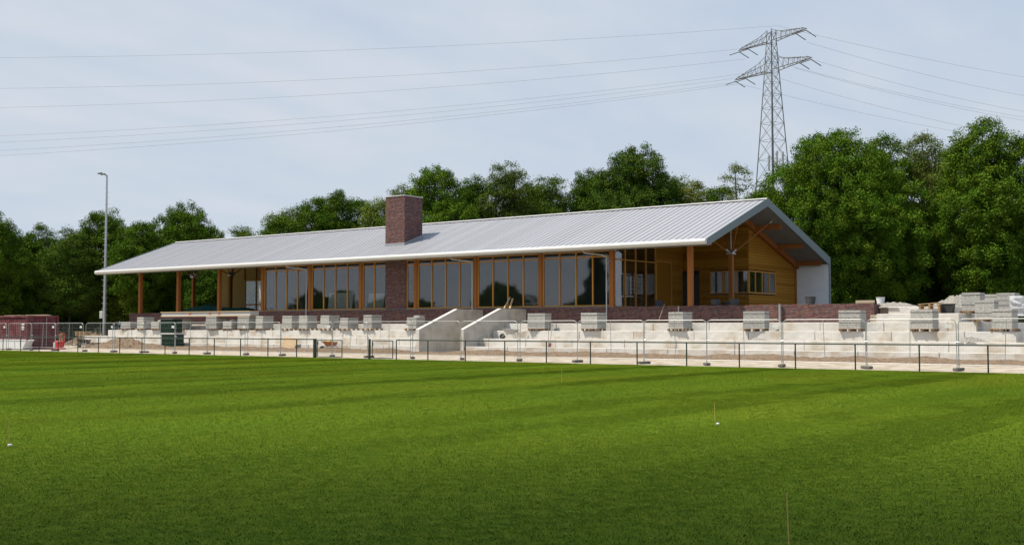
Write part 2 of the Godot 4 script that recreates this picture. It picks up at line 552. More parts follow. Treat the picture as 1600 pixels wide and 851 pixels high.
# ---------------------------------------------------------------- lawn
func make_lawn():
	var st = begin()
	var a = Vector3(-130, 0.0, -43.75)
	quad(st, a, Vector3(45, 0, -43.75), Vector3(45, 0, 60), Vector3(-130, 0, 60), Vector3(0, -9, 0))
	structure(commit("lawn", st, M.turf))
	# short mown blades: a metre of turf, leaning the way the mower went
	var tiles = []
	rng.seed = 77
	for v in 14:
		var s2 = begin()
		var lean = (v / 2 - 3) * 0.33
		for i in 1800:
			var p = Vector3(rng.randf_range(-0.25, 0.25), 0, rng.randf_range(-0.5, 0.5))
			var hgt = rng.randf_range(0.010, 0.022)
			var yaw = rng.randf() * TAU
			var side = Vector3(cos(yaw), 0, sin(yaw)) * rng.randf_range(0.0016, 0.0030)
			var tip = p + Vector3(rng.randfn() * 0.35 * hgt, hgt * 0.85, (lean + rng.randfn() * 0.35) * hgt)
			var n = side.cross(tip - p).normalized()
			if n.y < 0.0:
				n = -n
			n = (n * 0.3 + Vector3.UP - Vector3.BACK * lean * 1.1).normalized()
			var l = rng.randf_range(0.7, 1.35)
			var dry = 1.0 if rng.randf() > 0.1 else 1.7
			var c = Color(l * dry, l * (1.0 if dry == 1.0 else 1.05), l)
			for q in [p - side, p + side, tip]:
				s2.set_color(c)
				s2.set_normal(n)
				s2.add_vertex(q)
		tiles.append(s2.commit())
	var lists = []
	for v in 14:
		lists.append([])
	var patch = noise(61, 0.11, 4)
	var fine = noise(62, 0.6, 3)
	var x = -100.0
	while x < 12.0:
		var z = -43.2
		while z < -2.0:
			var pp = to_pixel(Vector3(x, 0, z))
			if pp.z > 4.0 and pp.x > -140 and pp.x < 1740 and pp.y < 960:
				# mown in passes of about three metres, up and down the pitch
				var e = x + 0.5 * patch.get_noise_2d(x * 2.0, z * 0.7) + 0.35 * rng.randf_range(-1, 1)
				var pass_no = floor(fposmod(e + 1.0, 600.0) / 1.2)
				var lean_at = 0.62 * sin((e + 1.0) * TAU / 6.1 + 0.3) + 0.5 * sin((e + 1.0) * TAU / 2.6) + 0.3 * sin(pass_no * 12.9898) + 0.5 * patch.get_noise_2d(x * 0.6 + 70.0, z * 0.3)
				var k = 1.0 + 0.25 * patch.get_noise_2d(x, z * 0.35) + 0.10 * fine.get_noise_2d(x, z * 0.5)
				var w = 1.0 + 0.3 * patch.get_noise_2d(x * 1.5 + 200.0, z * 0.9)
				var b = Basis.from_scale(Vector3(1.0 if rng.randf() < 0.5 else -1.0, 1.0, 1.0))
				var col = Color(0.126 * k * w, 0.196 * k, 0.016 * k)
				lists[clamp(int(round(3.0 + lean_at * 3.0)), 0, 6) * 2 + rng.randi() % 2].append([Transform3D(b, Vector3(x, 0.0, z)), col])
			z += 1.0
		x += 0.5
	for v in 14:
		var mm = MultiMesh.new()
		mm.transform_format = MultiMesh.TRANSFORM_3D
		mm.use_colors = true
		mm.mesh = tiles[v]
		mm.instance_count = lists[v].size()
		for i in lists[v].size():
			mm.set_instance_transform(i, lists[v][i][0])
			mm.set_instance_color(i, lists[v][i][1])
		var mi = MultiMeshInstance3D.new()
		mi.multimesh = mm
		mi.material_override = M.blade
		mi.name = numbered("grass")
		add_child(mi)
		tag(mi, "short mown green grass of the pitch in faint stripes", "grass")
		mi.set_meta("kind", "stuff")

# ---------------------------------------------------------------- terrace
const ROW_Z = [-57.0, -58.5, -60.0, -61.4]
const ROW_Y = [0.45, 0.95, 1.47, 1.96]
func blocks(parent, x0, x1, z, y0, y1, thick, seed_n):
	# a row of cast concrete edge blocks, each its own piece with an open joint between
	var r = RandomNumberGenerator.new()
	r.seed = seed_n
	var x = x0
	while x < x1 - 0.05:
		var l = min(r.randf_range(3.3, 4.3), x1 - x)
		if x1 - x - l < 0.8:
			l = x1 - x
		var st = begin()
		bevel_box(st, Vector3.ZERO, Vector3(l - 0.025, y1 - y0, thick), 0.018)
		var o = commit("block", st, M.concrete, parent, Vector3(x + l * 0.5, (y0 + y1) * 0.5 + r.randf_range(-0.008, 0.008), z - thick * 0.5 + r.randf_range(-0.02, 0.02)))
		o.rotation.y = r.randf_range(-0.003, 0.003)
		x += l
func side_blocks(parent, x, z0, z1, y0, y1, thick, seed_n):
	var r = RandomNumberGenerator.new()
	r.seed = seed_n
	var z = z0
	while z > z1 + 0.05:
		var l = min(r.randf_range(2.6, 3.6), z - z1)
		var st = begin()
		bevel_box(st, Vector3.ZERO, Vector3(thick, y1 - y0, l - 0.025), 0.018)
		commit("block", st, M.concrete, parent, Vector3(x - thick * 0.5, (y0 + y1) * 0.5, z - l * 0.5))
		z -= l
func make_terrace():
	var t = thing("stepped_terrace", "long stepped terrace of pale concrete blocks in front of the clubhouse", "terrace", Vector3.ZERO)
	var left = [-84.5, -92.9, -91.5, -89.7]
	var right = [4.0, -5.0, -13.5, -15.75]
	for i in 4:
		var y0 = -0.1 if i == 0 else ROW_Y[i - 1] - 0.12
		blocks(t, left[i], -51.03, ROW_Z[i], y0, ROW_Y[i], 0.22, 300 + i)
		blocks(t, -46.74, right[i], ROW_Z[i], y0, ROW_Y[i], 0.22, 310 + i)
		# the fill behind the blocks, a little below their tops
		var st = begin()
		var zb = ROW_Z[i + 1] - 0.1 if i < 3 else -64.0
		box_between(st, Vector3(left[i] + 0.05, -0.3, ROW_Z[i] - 0.2), Vector3(-51.05, ROW_Y[i] - 0.05, zb))
		box_between(st, Vector3(-46.72, -0.3, ROW_Z[i] - 0.2), Vector3(right[i] - 0.1, ROW_Y[i] - 0.05, zb if i < 2 else -78.0))
		commit("fill", st, M.sand, t)
	side_blocks(t, -13.5, -60.24, -76.0, 0.8, 1.47, 0.22, 331)
	side_blocks(t, -15.75, -61.64, -76.0, 1.35, 1.96, 0.22, 332)
	# two further levels at the right-hand end
	blocks(t, -21.55, -17.05, -63.0, 1.85, 2.45, 0.22, 340)
	side_blocks(t, -17.05, -63.24, -76.0, 1.85, 2.45, 0.22, 341)
	blocks(t, -21.45, -17.95, -64.7, 2.3, 2.87, 0.22, 342)
	side_blocks(t, -17.95, -64.94, -76.0, 2.3, 2.87, 0.22, 343)
	var s2 = begin()
	box_between(s2, Vector3(-21.99, 0, -63.2), Vector3(-17.2, 2.41, -76.0))
	box_between(s2, Vector3(-21.98, 0, -64.9), Vector3(-18.1, 2.83, -76.0))
	commit("fill", s2, M.sand, t)
	# stair between two cheek walls
	var s = thing("stair_walls", "two grey concrete cheek walls with sloping tops for the stair to the hall", "stair walls", Vector3(-48.9, 0, -57.0))
	for k in [[-2.06, 0.31], [1.86, 0.28]]:
		var st = begin()
		extrude(st, [Vector2(0.05, -0.2), Vector2(0.05, 1.55), Vector2(-4.0, 2.98), Vector2(-6.95, 2.98), Vector2(-6.95, -0.2)], "zy", k[0], k[0] + k[1])
		commit("cheek_wall", st, M.wallcon, s)
		var s3 = begin()
		# cast front and sloping top of the wall are the same pale concrete as the steps
		extrude(s3, [Vector2(0.075, -0.2), Vector2(0.075, 1.56), Vector2(-4.0, 2.995), Vector2(-4.0, 2.975), Vector2(0.055, 1.545), Vector2(0.055, -0.2)], "zy", k[0] - 0.004, k[0] + k[1] + 0.004)
		commit("coping", s3, M.concrete, s)

# ---------------------------------------------------------------- paver packs
var pallet_meshes = {}
var layer_meshes = []
func make_pack_meshes():
	var st = begin()
	bevel_box(st, Vector3.ZERO, Vector3(1.2, 0.022, 0.13), 0.004)
	pallet_meshes.slat = st.commit()
	st = begin()
	bevel_box(st, Vector3.ZERO, Vector3(0.14, 0.098, 0.12), 0.004)
	pallet_meshes.block = st.commit()
	st = begin()
	bevel_box(st, Vector3.ZERO, Vector3(0.1, 0.022, 1.1), 0.004)
	pallet_meshes.skid = st.commit()
	rng.seed = 21
	for v in 3:
		st = begin()
		for i in 10:
			for j in 5:
				var s = Vector3(0.0985, 0.198, 0.207)
				add_box(st, Vector3(-0.45 + i * 0.1 + rng.randf_range(-0.002, 0.002), 0.099, -0.42 + j * 0.21 + rng.randf_range(-0.003, 0.003)), s)
		layer_meshes.append(st.commit())
func make_pack(foot, turn, layers, label, group, wide = 1.0, half_on_top = false, lean = 0.0, pallet = true):
	var t = thing("paver_stack", label, "paver stack", foot, turn, group)
	if pallet:
		for i in 5:
			mesh_node("pallet_slat", pallet_meshes.slat, M.pallet, t, Vector3(0, 0.133, -0.5 + i * 0.25))
		for x in [-0.53, 0.0, 0.53]:
			mesh_node("pallet_skid", pallet_meshes.skid, M.pallet, t, Vector3(x, 0.011, 0))
			for z in [-0.45, 0.0, 0.45]:
				mesh_node("pallet_block", pallet_meshes.block, M.pallet, t, Vector3(x, 0.072, z))
	var y = 0.146 if pallet else 0.0
	var mtl = M.paver if rng.randf() < 0.65 else M.paver2
	for i in layers:
		var o = mesh_node("paver_layer", layer_meshes[rng.randi() % 3], mtl, t, Vector3(rng.randf_range(-0.012, 0.012) + lean * y, y, rng.randf_range(-0.012, 0.012)))
		o.scale = Vector3(wide, 1, 1)
		y += 0.2
	if half_on_top:
		var st = begin()
		for i in 5:
			for j in 3:
				add_box(st, Vector3(0.05 + i * 0.1, 0.07, -0.3 + j * 0.21), Vector3(0.097, 0.14, 0.205))
		commit("loose_pavers", st, mtl, t, Vector3(0, y, 0))
	var sb = begin()
	for k in [0.32, 0.86]:
		if layers > 3 or k < 0.5:
			var yy = 0.146 + layers * 0.2 * k
			var w = 1.004 * wide + 0.012
			for sgn in [-1, 1]:
				add_box(sb, Vector3(lean * yy, yy, sgn * 0.533), Vector3(w, 0.022, 0.004))
				add_box(sb, Vector3(lean * yy + sgn * w * 0.5, yy, 0), Vector3(0.004, 0.022, 1.066))
	commit("strap", sb, M.black, t)
	return t
func make_packs():
	make_pack_meshes()
	rng.seed = 9
	var grp = "paver stacks along the terrace"
	# left and right edge of the front face, layers, loose pavers on top, lean
	var L = [[187.8, 200.7, 3, false, 0], [213, 225, 5, false, 0], [236, 248, 3, true, 0], [274, 284, 4, false, 0], [322.9, 337.7, 5, false, 0], [346.8, 360, 3, true, 0],
		[370.5, 387, 5, false, 0.02], [399, 411, 5, false, 0], [439.5, 453.5, 5, false, 0.03], [467, 480, 5, false, 0], [500.5, 514.5, 5, false, 0.02], [531.3, 544.2, 4, false, 0],
		[567.5, 580, 5, false, 0.02], [635.7, 647, 4, true, 0.03], [822, 848.6, 5, false, 0.02], [908.5, 934, 5, false, 0], [1045.6, 1069.2, 5, false, 0], [1160.6, 1192, 5, false, 0.01], [1311, 1344.5, 5, false, 0], [1424.4, 1458.8, 5, false, 0]]
	for i in L.size():
		var q = L[i]
		var a = on_z(q[0], 512, -59.9)
		var b = on_z(q[1], 512, -59.9)
		var w = clamp((b.x - a.x), 0.85, 1.25)
		var turn = rng.randf_range(-0.11, 0.11)
		if i == 14:
			turn = 0.2
		if i == 17:
			turn = 0.16
		make_pack(Vector3((a.x + b.x) * 0.5, ROW_Y[2], -60.42 + rng.randf_range(-0.06, 0.1)), turn, q[2], ("grey paver stack on the terrace, %s from the stair towards the container" % NTH[13 - i]) if i < 14 else ("grey paver stack on the terrace, %s from the stair towards the kerb stacks" % NTH[i - 14]), grp, w, q[3], q[4])
	var grp2 = "block stacks at the stepped end of the terrace"
	# on the side steps of the right-hand end
	for q in [[1522, -64.9, 2.45, "grey kerb block stack on the top step beside the gravel heap"], [1543, -61.9, 1.96, "grey kerb block stack one step below the top stacks"], [1571, -60.5, 1.47, "lowest grey kerb block stack on the stepped terrace end"], [1577, -66.6, 2.45, "grey kerb block stack in front of the clear plastic wrap"], [1554, -68.8, 2.45, "grey kerb block stack half hidden behind the other kerb stacks"]]:
		var p = on_z(q[0], 490, q[1])
		make_pack(Vector3(p.x, q[2], q[1]), rng.randf_range(-0.05, 0.05), 5, q[3], grp2, 0.95)

# ---------------------------------------------------------------- site things
func wheelbarrow(label, at, turn, tray_mat, cargo_mat = null):
	var t = thing("wheelbarrow", label, "wheelbarrow", at, turn)
	var st = begin()
	var lo = [Vector3(-0.32, 0.38, -0.2), Vector3(0.25, 0.36, -0.2), Vector3(0.25, 0.36, 0.2), Vector3(-0.32, 0.38, 0.2)]
	var hi = [Vector3(-0.62, 0.72, -0.33), Vector3(0.42, 0.66, -0.32), Vector3(0.42, 0.66, 0.32), Vector3(-0.62, 0.72, 0.33)]
	for i in 4:
		var j = (i + 1) % 4
		quad(st, lo[i], lo[j], hi[j], hi[i], Vector3(-0.1, 0.6, 0))
	quad(st, lo[0], lo[1], lo[2], lo[3], Vector3(0, 1, 0))
	commit("tray", st, tray_mat, t)
	for s in [-1, 1]:
		var f = begin()
		add_tube(f, [Vector3(-0.68, 0.19, s * 0.07), Vector3(-0.3, 0.36, s * 0.18), Vector3(0.4, 0.4, s * 0.27), Vector3(0.85, 0.62, s * 0.29)], 0.018, 6)
		commit("handle", f, M.steel, t)
		var g = begin()
		add_tube(g, [Vector3(0.3, 0.38, s * 0.25), Vector3(0.36, 0.0, s * 0.27), Vector3(0.26, 0.0, s * 0.27), Vector3(0.05, 0.37, s * 0.2)], 0.016, 6)
		commit("leg", g, M.steel, t)
	var w = begin()
	add_tube(w, [Vector3(-0.66, 0.19, -0.05), Vector3(-0.66, 0.19, 0.05)], 0.19, 16)
	commit("wheel", w, M.black, t)
	if cargo_mat != null:
		var l = begin()
		heap(l, Vector3(-0.1, 0.58, 0), 0.42, 0.26, 0.3, 5, 0.3, 10)
		commit("cargo", l, cargo_mat, t)
	return t
func tub(label, at, r, h, m, group = ""):
	var t = thing("mortar_tub", label, "tub", at, 0.0, group)
	var st = begin()
	add_tube(st, [Vector3(0, 0, 0), Vector3(0, h, 0)], [r * 0.78, r], 18, false)
	add_tube(st, [Vector3(0, 0.0, 0), Vector3(0, 0.02, 0)], r * 0.77, 18)
	commit("bowl", st, m, t)
	var rim = begin()
	var pts = []
	for k in 19:
		pts.append(Vector3(cos(TAU * k / 18.0) * r, h, sin(TAU * k / 18.0) * r))
	add_tube(rim, pts, 0.014, 5, false)
	commit("rim", rim, m, t)
	return t

func make_rail():
	# the low green rail round the pitch
	var secs = [[-90.0, -46.6, 2.43, -47.91, "dark green pitch rail running past the red container"], [-40.25, 2.0, 2.48, -40.53 + 0.28, "dark green pitch rail in front of the stair and paver stacks"]]
	for k in 2:
		var s = secs[k]
		var t = thing("pitch_rail", s[4], "rail", Vector3(0, 0, -43.45))
		var st = begin()
		add_tube(st, [Vector3(s[0], 1.02, 0), Vector3(s[1], 1.02, 0)], 0.03, 8)
		commit("top_rail", st, M.green, t)
		var ps = begin()
		add_tube(ps, [Vector3(0, -0.1, 0), Vector3(0, 1.0, 0)], 0.03, 8)
		var pm = ps.commit()
		if k == 0:
			for i in 18:
				mesh_node("post", pm, M.green, t, Vector3(-47.91 - i * 2.43, 0, 0))
		else:
			mesh_node("post", pm, M.green, t, Vector3(-40.25, 0, 0))
			for i in 17:
				mesh_node("post", pm, M.green, t, Vector3(-38.05 + i * 2.48, 0, 0))
	var data = [[-46.42, -44.28, "green wire mesh gate leaf beside the thick post", 0.0, 0.09], [-42.2, -40.5, "green wire mesh gate leaf with a black lock beside a thin post", 0.0, 0.06]]
	for d in data:
		var t = thing("pitch_gate", d[2], "gate", Vector3(d[0], 0, -43.45))
		var w = d[1] - d[0]
		var st = begin()
		add_box(st, Vector3(0, 0.5, 0), Vector3(d[4] * 1.6, 1.12, d[4] * 1.6))
		commit("gate_post", st, M.green, t)
		var f = begin()
		for e in [[Vector3(0.2, 0.98, 0), Vector3(w, 0.98, 0)], [Vector3(0.2, 0.06, 0), Vector3(w, 0.06, 0)], [Vector3(0.2, 0.06, 0), Vector3(0.2, 0.98, 0)], [Vector3(w, 0.06, 0), Vector3(w, 0.98, 0)]]:
			add_tube(f, e, 0.026, 6)
		commit("leaf_frame", f, M.green, t)
		var m = begin()
		for i in int(w / 0.06):
			add_tube(m, [Vector3(0.22 + i * 0.06, 0.07, 0), Vector3(0.22 + i * 0.06, 0.97, 0)], 0.0025, 3, false)
		for i in 5:
			add_tube(m, [Vector3(0.2, 0.2 + i * 0.18, 0), Vector3(w, 0.2 + i * 0.18, 0)], 0.0025, 3, false)
		commit("wire_mesh", m, M.green, t)
		var l = begin()
		bevel_box(l, Vector3(0.26, 0.8, 0.03), Vector3(0.07, 0.16, 0.06), 0.012)
		commit("lock", l, M.black, t)

var panel_meshes = []
func make_site_fence():
	var joints = [-50.0, 11.6, 48.5, 86.0, 130.7, 177.0, 225.0, 273.0, 323.5, 384.0, 439.5, 517.5, 575.0, 643.0, 721.5, 811.0, 901.0, 1005.8, 1104.7, 1222.0, 1354.0, 1497.7, 1655.0]
	rng.seed = 4
	var foot = begin()
	bevel_box(foot, Vector3(0, 0.07, 0), Vector3(0.22, 0.12, 0.62), 0.03)
	var foot_mesh = foot.commit()
	for i in joints.size() - 1:
		var a = on_z(joints[i], 550, -44.75)
		var b = on_z(joints[i + 1], 550, -44.75)
		var w = b.x - a.x - 0.05
		var t = thing("site_fence_panel", ("galvanised mesh site fence panel, %s from the pitch gate towards the container" % NTH[10 - i]) if i < 11 else ("galvanised mesh site fence panel, %s from the pitch gate towards the kerb stacks" % NTH[i - 11]), "fence panel", Vector3((a.x + b.x) * 0.5, 0.0, -44.75 + rng.randf_range(-0.1, 0.1)), rng.randf_range(-0.035, 0.035), "mesh site fence panels")
		t.rotation.x = rng.randf_range(-0.02, 0.02)
		var h = 2.0
		var r = 0.22
		var st = begin()
		var pts = [Vector3(-w / 2, 0.08, 0), Vector3(-w / 2, h - r, 0)]
		for k in 5:
			var g = PI - k * PI / 8.0
			pts.append(Vector3(-w / 2 + r + cos(g) * r, h - r + sin(g) * r, 0))
		for k in 5:
			var g = PI / 2 - k * PI / 8.0
			pts.append(Vector3(w / 2 - r + cos(g) * r, h - r + sin(g) * r, 0))
		pts.append(Vector3(w / 2, 0.08, 0))
		add_tube(st, pts, 0.018, 8)
		commit("frame", st, M.galva, t)
		var br = begin()
		add_tube(br, [Vector3(-w / 2, 0.24, 0), Vector3(w / 2, 0.24, 0)], 0.016, 7)
		commit("bottom_rail", br, M.galva, t)
		var mr = begin()
		add_tube(mr, [Vector3(rng.randf_range(-0.1, 0.1), 0.24, 0), Vector3(0, h, 0)], 0.014, 7)
		commit("upright", mr, M.galva, t)
		var m = begin()
		var n = int(w / 0.11)
		for k in n:
			var x = -w / 2 + 0.05 + k * 0.11
			add_tube(m, [Vector3(x, 0.24, 0.012), Vector3(x, h - 0.02, 0.012)], 0.0016, 3, false)
		for k in 7:
			add_tube(m, [Vector3(-w / 2, 0.45 + k * 0.24, 0.014), Vector3(w / 2, 0.45 + k * 0.24, 0.014)], 0.0018, 3, false)
		commit("wire_mesh", m, M.galva, t)
		if i % 2 == 0 or rng.randf() < 0.4:
			var tg = begin()
			bevel_box(tg, Vector3(w / 2 - 0.28, 1.72, 0.02), Vector3(0.26, 0.15, 0.006), 0.002, Basis(Vector3.BACK, rng.randf_range(-0.25, 0.25)))
			commit("tag", tg, M.white, t)
		var cl = begin()
		add_tube(cl, [Vector3(w / 2 - 0.02, 1.1, 0), Vector3(w / 2 + 0.09, 1.1, 0)], 0.035, 6)
		commit("clamp", cl, M.steel, t)
		var f = mesh_node("fence_foot", foot_mesh, M.rubber, null, Vector3(a.x + 0.02, 0.004, -44.75 + rng.randf_range(-0.06, 0.06)))
		f.rotation.y = rng.randf_range(-0.5, 0.9)
		tag(f, ("grey block foot under the site fence, %s from the pitch gate towards the container" % NTH[11 - i]) if i < 12 else ("grey block foot under the site fence, %s from the pitch gate towards the kerb stacks" % NTH[i - 12]), "fence foot", "fence feet")

func make_container():
	var c = at_depth(42.0, 540.0, 86.0)
	var t = thing("shipping_container", "faded red steel shipping container with planks on its roof", "container", Vector3(c.x, 0, c.z))
	# local: corner at origin, length along -x, width along -z
	var st = begin()
	var h = 2.6
	var n = 40
	for i in n:
		var x = -6.06 * i / n
		var d = 0.022 if i % 2 == 0 else 0.0
		box_between(st, Vector3(x - 6.06 / n, 0.16, -0.06 + d), Vector3(x, h - 0.1, -0.02 + d))
	commit("side_wall", st, M.rust, t)
	var s2 = begin()
	for i in 16:
		var z = -2.44 * i / 16.0
		var d = 0.03 if i % 2 == 0 else 0.0
		box_between(s2, Vector3(-0.04 + d, 0.16, z - 2.44 / 16.0), Vector3(0.0 + d, h - 0.1, z))
	commit("door_end", s2, M.rust, t)
	var fr = begin()
	for x in [0.02, -6.06]:
		for z in [0.03, -2.44]:
			bevel_box(fr, Vector3(x, h / 2, z), Vector3(0.16, h, 0.16), 0.012)
	for y in [0.08, h - 0.06]:
		bevel_box(fr, Vector3(-3.03, y, 0.02), Vector3(6.0, 0.14, 0.1), 0.01)
		bevel_box(fr, Vector3(0.02, y, -1.2), Vector3(0.1, 0.14, 2.3), 0.01)
	commit("frame", fr, M.rust, t)
	var r = begin()
	box_between(r, Vector3(-6.0, h - 0.08, -2.4), Vector3(0, h - 0.03, 0))
	commit("roof_sheet", r, M.rustroof, t)
	for z in [-0.5, -0.95, -1.5, -1.95]:
		var b = begin()
		add_tube(b, [Vector3(0.07, 0.25, z), Vector3(0.07, h - 0.15, z)], 0.022, 6)
		commit("lock_bar", b, M.rust if z != -1.5 else M.steel, t)
	var k = begin()
	for e in [[1.95, 0.1], [1.72, 0.09], [1.55, 0.05]]:
		add_box(k, Vector3(-0.62, e[0], 0.045), Vector3(0.38, e[1] * 1.5, 0.01))
	commit("notice", k, M.white, t)
	var p = thing("plank_pile", "loose weathered planks lying on the red container roof", "planks", Vector3(c.x, h - 0.03, c.z))
	for i in 9:
		var s = begin()
		bevel_box(s, Vector3.ZERO, Vector3(2.6 + 0.3 * (i % 3), 0.035, 0.18), 0.006)
		var o = commit("plank", s, M.greywood, p, Vector3(-1.3 - (i % 4) * 1.0, 0.03 + 0.037 * (i / 4), -0.25 - (i % 5) * 0.42))
		o.rotation.y = rng.randf_range(-0.2, 0.2)
	# pale skip
	var g = on_y(28.0, 545.0, 0.0)
	var k2 = thing("skip", "white open steel skip standing before the red container", "skip", Vector3(-81.5, 0, -45.9), 0.0)
	var sk = begin()
	extrude(sk, [Vector2(-4.2, 0.1), Vector2(0.35, 0.1), Vector2(0.9, 0.72), Vector2(-4.8, 0.72)], "xy", 0.0, -0.05)
	extrude(sk, [Vector2(-4.2, 0.1), Vector2(0.35, 0.1), Vector2(0.9, 0.72), Vector2(-4.8, 0.72)], "xy", -0.55, -0.6)
	box_between(sk, Vector3(-4.2, 0.06, -0.6), Vector3(0.35, 0.1, 0))
	quad(sk, Vector3(0.35, 0.1, 0), Vector3(0.35, 0.1, -0.6), Vector3(0.9, 0.72, -0.6), Vector3(0.9, 0.72, 0), Vector3(-2, 0.5, -0.3))
	commit("body", sk, M.white, k2)
	var rm = begin()
	for z in [0.01, -0.61]:
		add_tube(rm, [Vector3(-4.82, 0.73, z), Vector3(0.92, 0.73, z)], 0.03, 6)
	commit("rim", rm, M.white, k2)
	var rb = begin()
	for x in [-3.2, -2.0, -0.8]:
		add_box(rb, Vector3(x, 0.4, 0.02), Vector3(0.06, 0.58, 0.04), Basis(Vector3.BACK, 0.12))
	commit("rib", rb, M.white, k2)

func make_compactor():
	var p = on_z(92.0, 543.0, -47.6)
	var t = thing("compactor", "small red plate compactor with a loop handle", "machine", Vector3(p.x, 0, p.z), 0.3)
	var st = begin()
	bevel_box(st, Vector3(0, 0.1, 0), Vector3(0.75, 0.12, 0.55), 0.03)
	commit("base_plate", st, M.red, t)
	st = begin()
	bevel_box(st, Vector3(-0.05, 0.42, 0), Vector3(0.55, 0.5, 0.45), 0.05)
	commit("engine_cover", st, M.red, t)
	st = begin()
	bevel_box(st, Vector3(-0.3, 0.36, 0.1), Vector3(0.14, 0.38, 0.3), 0.02)
	commit("tank", st, M.white, t)
	st = begin()
	add_tube(st, [Vector3(0.0, 0.58, 0.23), Vector3(0.1, 0.6, 0.24), Vector3(0.16, 0.44, 0.24)], 0.03, 6)
	commit("exhaust", st, M.black, t)
	for s in [-1, 1]:
		st = begin()
		add_tube(st, [Vector3(0.2, 0.2, s * 0.22), Vector3(0.28, 0.8, s * 0.22), Vector3(0.3, 1.0, s * 0.2)], 0.03, 6)
		commit("handle_arm", st, M.red, t)
	st = begin()
	var pts = []
	for k in 13:
		var a = TAU * k / 12.0
		pts.append(Vector3(0.3, 1.12 + 0.14 * sin(a), 0.27 * cos(a)))
	add_tube(st, pts, 0.03, 6, false)
	commit("handle_loop", st, M.red, t)

func make_site_things():
	make_container()
	make_compactor()
	# stacked dark green bins in front of the terrace
	var p = on_z(252.0, 542.0, -56.0)
	var t = thing("bin_stack", "two dark green bins stacked in front of the terrace", "bins", Vector3(p.x + 0.95, 0.0, -56.35), 0.0)
	for k in 2:
		var y = 0.08 + k * 1.17
		var w = 1.72 if k == 0 else 1.62
		var st = begin()
		bevel_box(st, Vector3(0.0 if k == 0 else -0.2, y + 0.53, 0), Vector3(w, 1.06, 1.0), 0.05)
		commit("bin", st, M.binn, t)
		var rb = begin()
		for i in 9:
			add_box(rb, Vector3((0.0 if k == 0 else -0.2) - w * 0.44 + i * w * 0.11, y + 0.5, 0.505), Vector3(0.05, 0.9, 0.03))
		commit("ribs", rb, M.binn, t)
		var ld = begin()
		bevel_box(ld, Vector3(0.0 if k == 0 else -0.2, y + 1.1, 0), Vector3(w + 0.08, 0.09, 1.06), 0.03)
		commit("lid", ld, M.binn if k == 0 else M.black, t)
	var sk = begin()
	for x in [-0.6, 0.0, 0.6]:
		add_box(sk, Vector3(x, 0.04, 0), Vector3(0.12, 0.08, 0.95))
	commit("skid", sk, M.pallet, t)
	var sp = begin()
	add_box(sp, Vector3(0.0, 1.19, 0.53), Vector3(1.8, 0.07, 0.012))
	add_box(sp, Vector3(0.905, 1.19, 0), Vector3(0.012, 0.07, 1.07))
	commit("strap", sp, M.white, t)
	# long timber-faced package on top of the paver stacks
	var b0 = on_z(251.0, 492.0, -60.0)
	var b1 = on_z(391.0, 492.0, -60.0)
	var lb = b1.x - b0.x
	t = thing("beam_package", "long package of pale timber joists lying on top of the paver stacks", "beams", Vector3((b0.x + b1.x) * 0.5, 2.625, -60.45))
	for e in [[0.03, M.palewood, 0.06], [0.39, M.palewood, 0.06]]:
		for j in 6:
			var st = begin()
			bevel_box(st, Vector3(rng.randf_range(-0.05, 0.05), e[0], -0.42 + j * 0.17), Vector3(lb, e[2], 0.155), 0.008)
			commit("flange", st, e[1], t)
	var co = begin()
	box_between(co, Vector3(-lb / 2 + 0.05, 0.062, -0.45), Vector3(lb / 2 - 0.05, 0.358, 0.44))
	commit("web", co, M.insul, t)
	for x in [-1.9, 0.8, 2.0]:
		var st = begin()
		add_box(st, Vector3(x, 0.22, 0.446), Vector3(0.34, 0.16, 0.006), Basis(Vector3.BACK, 0.2))
		commit("stamp", st, M.orange, t)
	# green tarpaulin over a heap under the canopy
	t = thing("tarpaulin", "dark green tarpaulin draped over material under the open canopy", "tarpaulin", Vector3(-84.0, 3.05, -66.4))
	var tp = begin()
	var no = noise(71, 0.8, 3)
	var hh = func(u, v):
		var e = clamp(min(min(u, 1.0 - u) * 9.0, min(v, 1.0 - v) * 3.5), 0.0, 1.0)
		var ridge = 0.5 + 0.25 * exp(-pow((u - 0.36) * 7.0, 2.0)) - 0.1 * u
		return Vector3(-4.6 + u * 10.0, e * (ridge + 0.07 * no.get_noise_2d(u * 10.0, v * 3.0)), -1.0 + v * 2.0 + 0.05 * no.get_noise_2d(u * 20.0, 5.0))
	for i in 50:
		for j in 12:
			quad(tp, hh.call(i / 50.0, j / 12.0), hh.call((i + 1) / 50.0, j / 12.0), hh.call((i + 1) / 50.0, (j + 1) / 12.0), hh.call(i / 50.0, (j + 1) / 12.0), Vector3(0, -20, 0))
	commit("sheet", tp, M.tarp, t)
	# wheelbarrows
	p = on_z(517.0, 549.0, -56.1)
	wheelbarrow("orange wheelbarrow loaded with a yellow sack before the terrace", Vector3(p.x, 0.0, -56.1), 1.15, M.orange, M.yellow)
	p = on_z(800.0, 528.0, -59.3)
	wheelbarrow("muddy pale wheelbarrow standing on the terrace step beside the stair", Vector3(p.x, ROW_Y[1] - 0.05, -59.3), 0.35, M.galva)
	p = on_z(132.0, 540.0, -53.5)
	wheelbarrow("dark wheelbarrow beside the sand heap", Vector3(p.x, 0.0, p.z), 0.2, M.black)
	# wooden tray propped on the first step
	p = on_z(447.0, 547.0, -56.3)
	t = thing("wooden_hatch", "planked wooden hatch propped against the bottom step", "hatch", Vector3(p.x, 0.02, -56.25), 0.25)
	t.rotation.x = -0.5
	t.rotation.z = -0.12
	for i in 6:
		var st = begin()
		bevel_box(st, Vector3(0, 0.09 + i * 0.175, 0), Vector3(1.35 + rng.randf_range(-0.04, 0.04), 0.15, 0.03), 0.005)
		commit("plank", st, M.palewood, t)
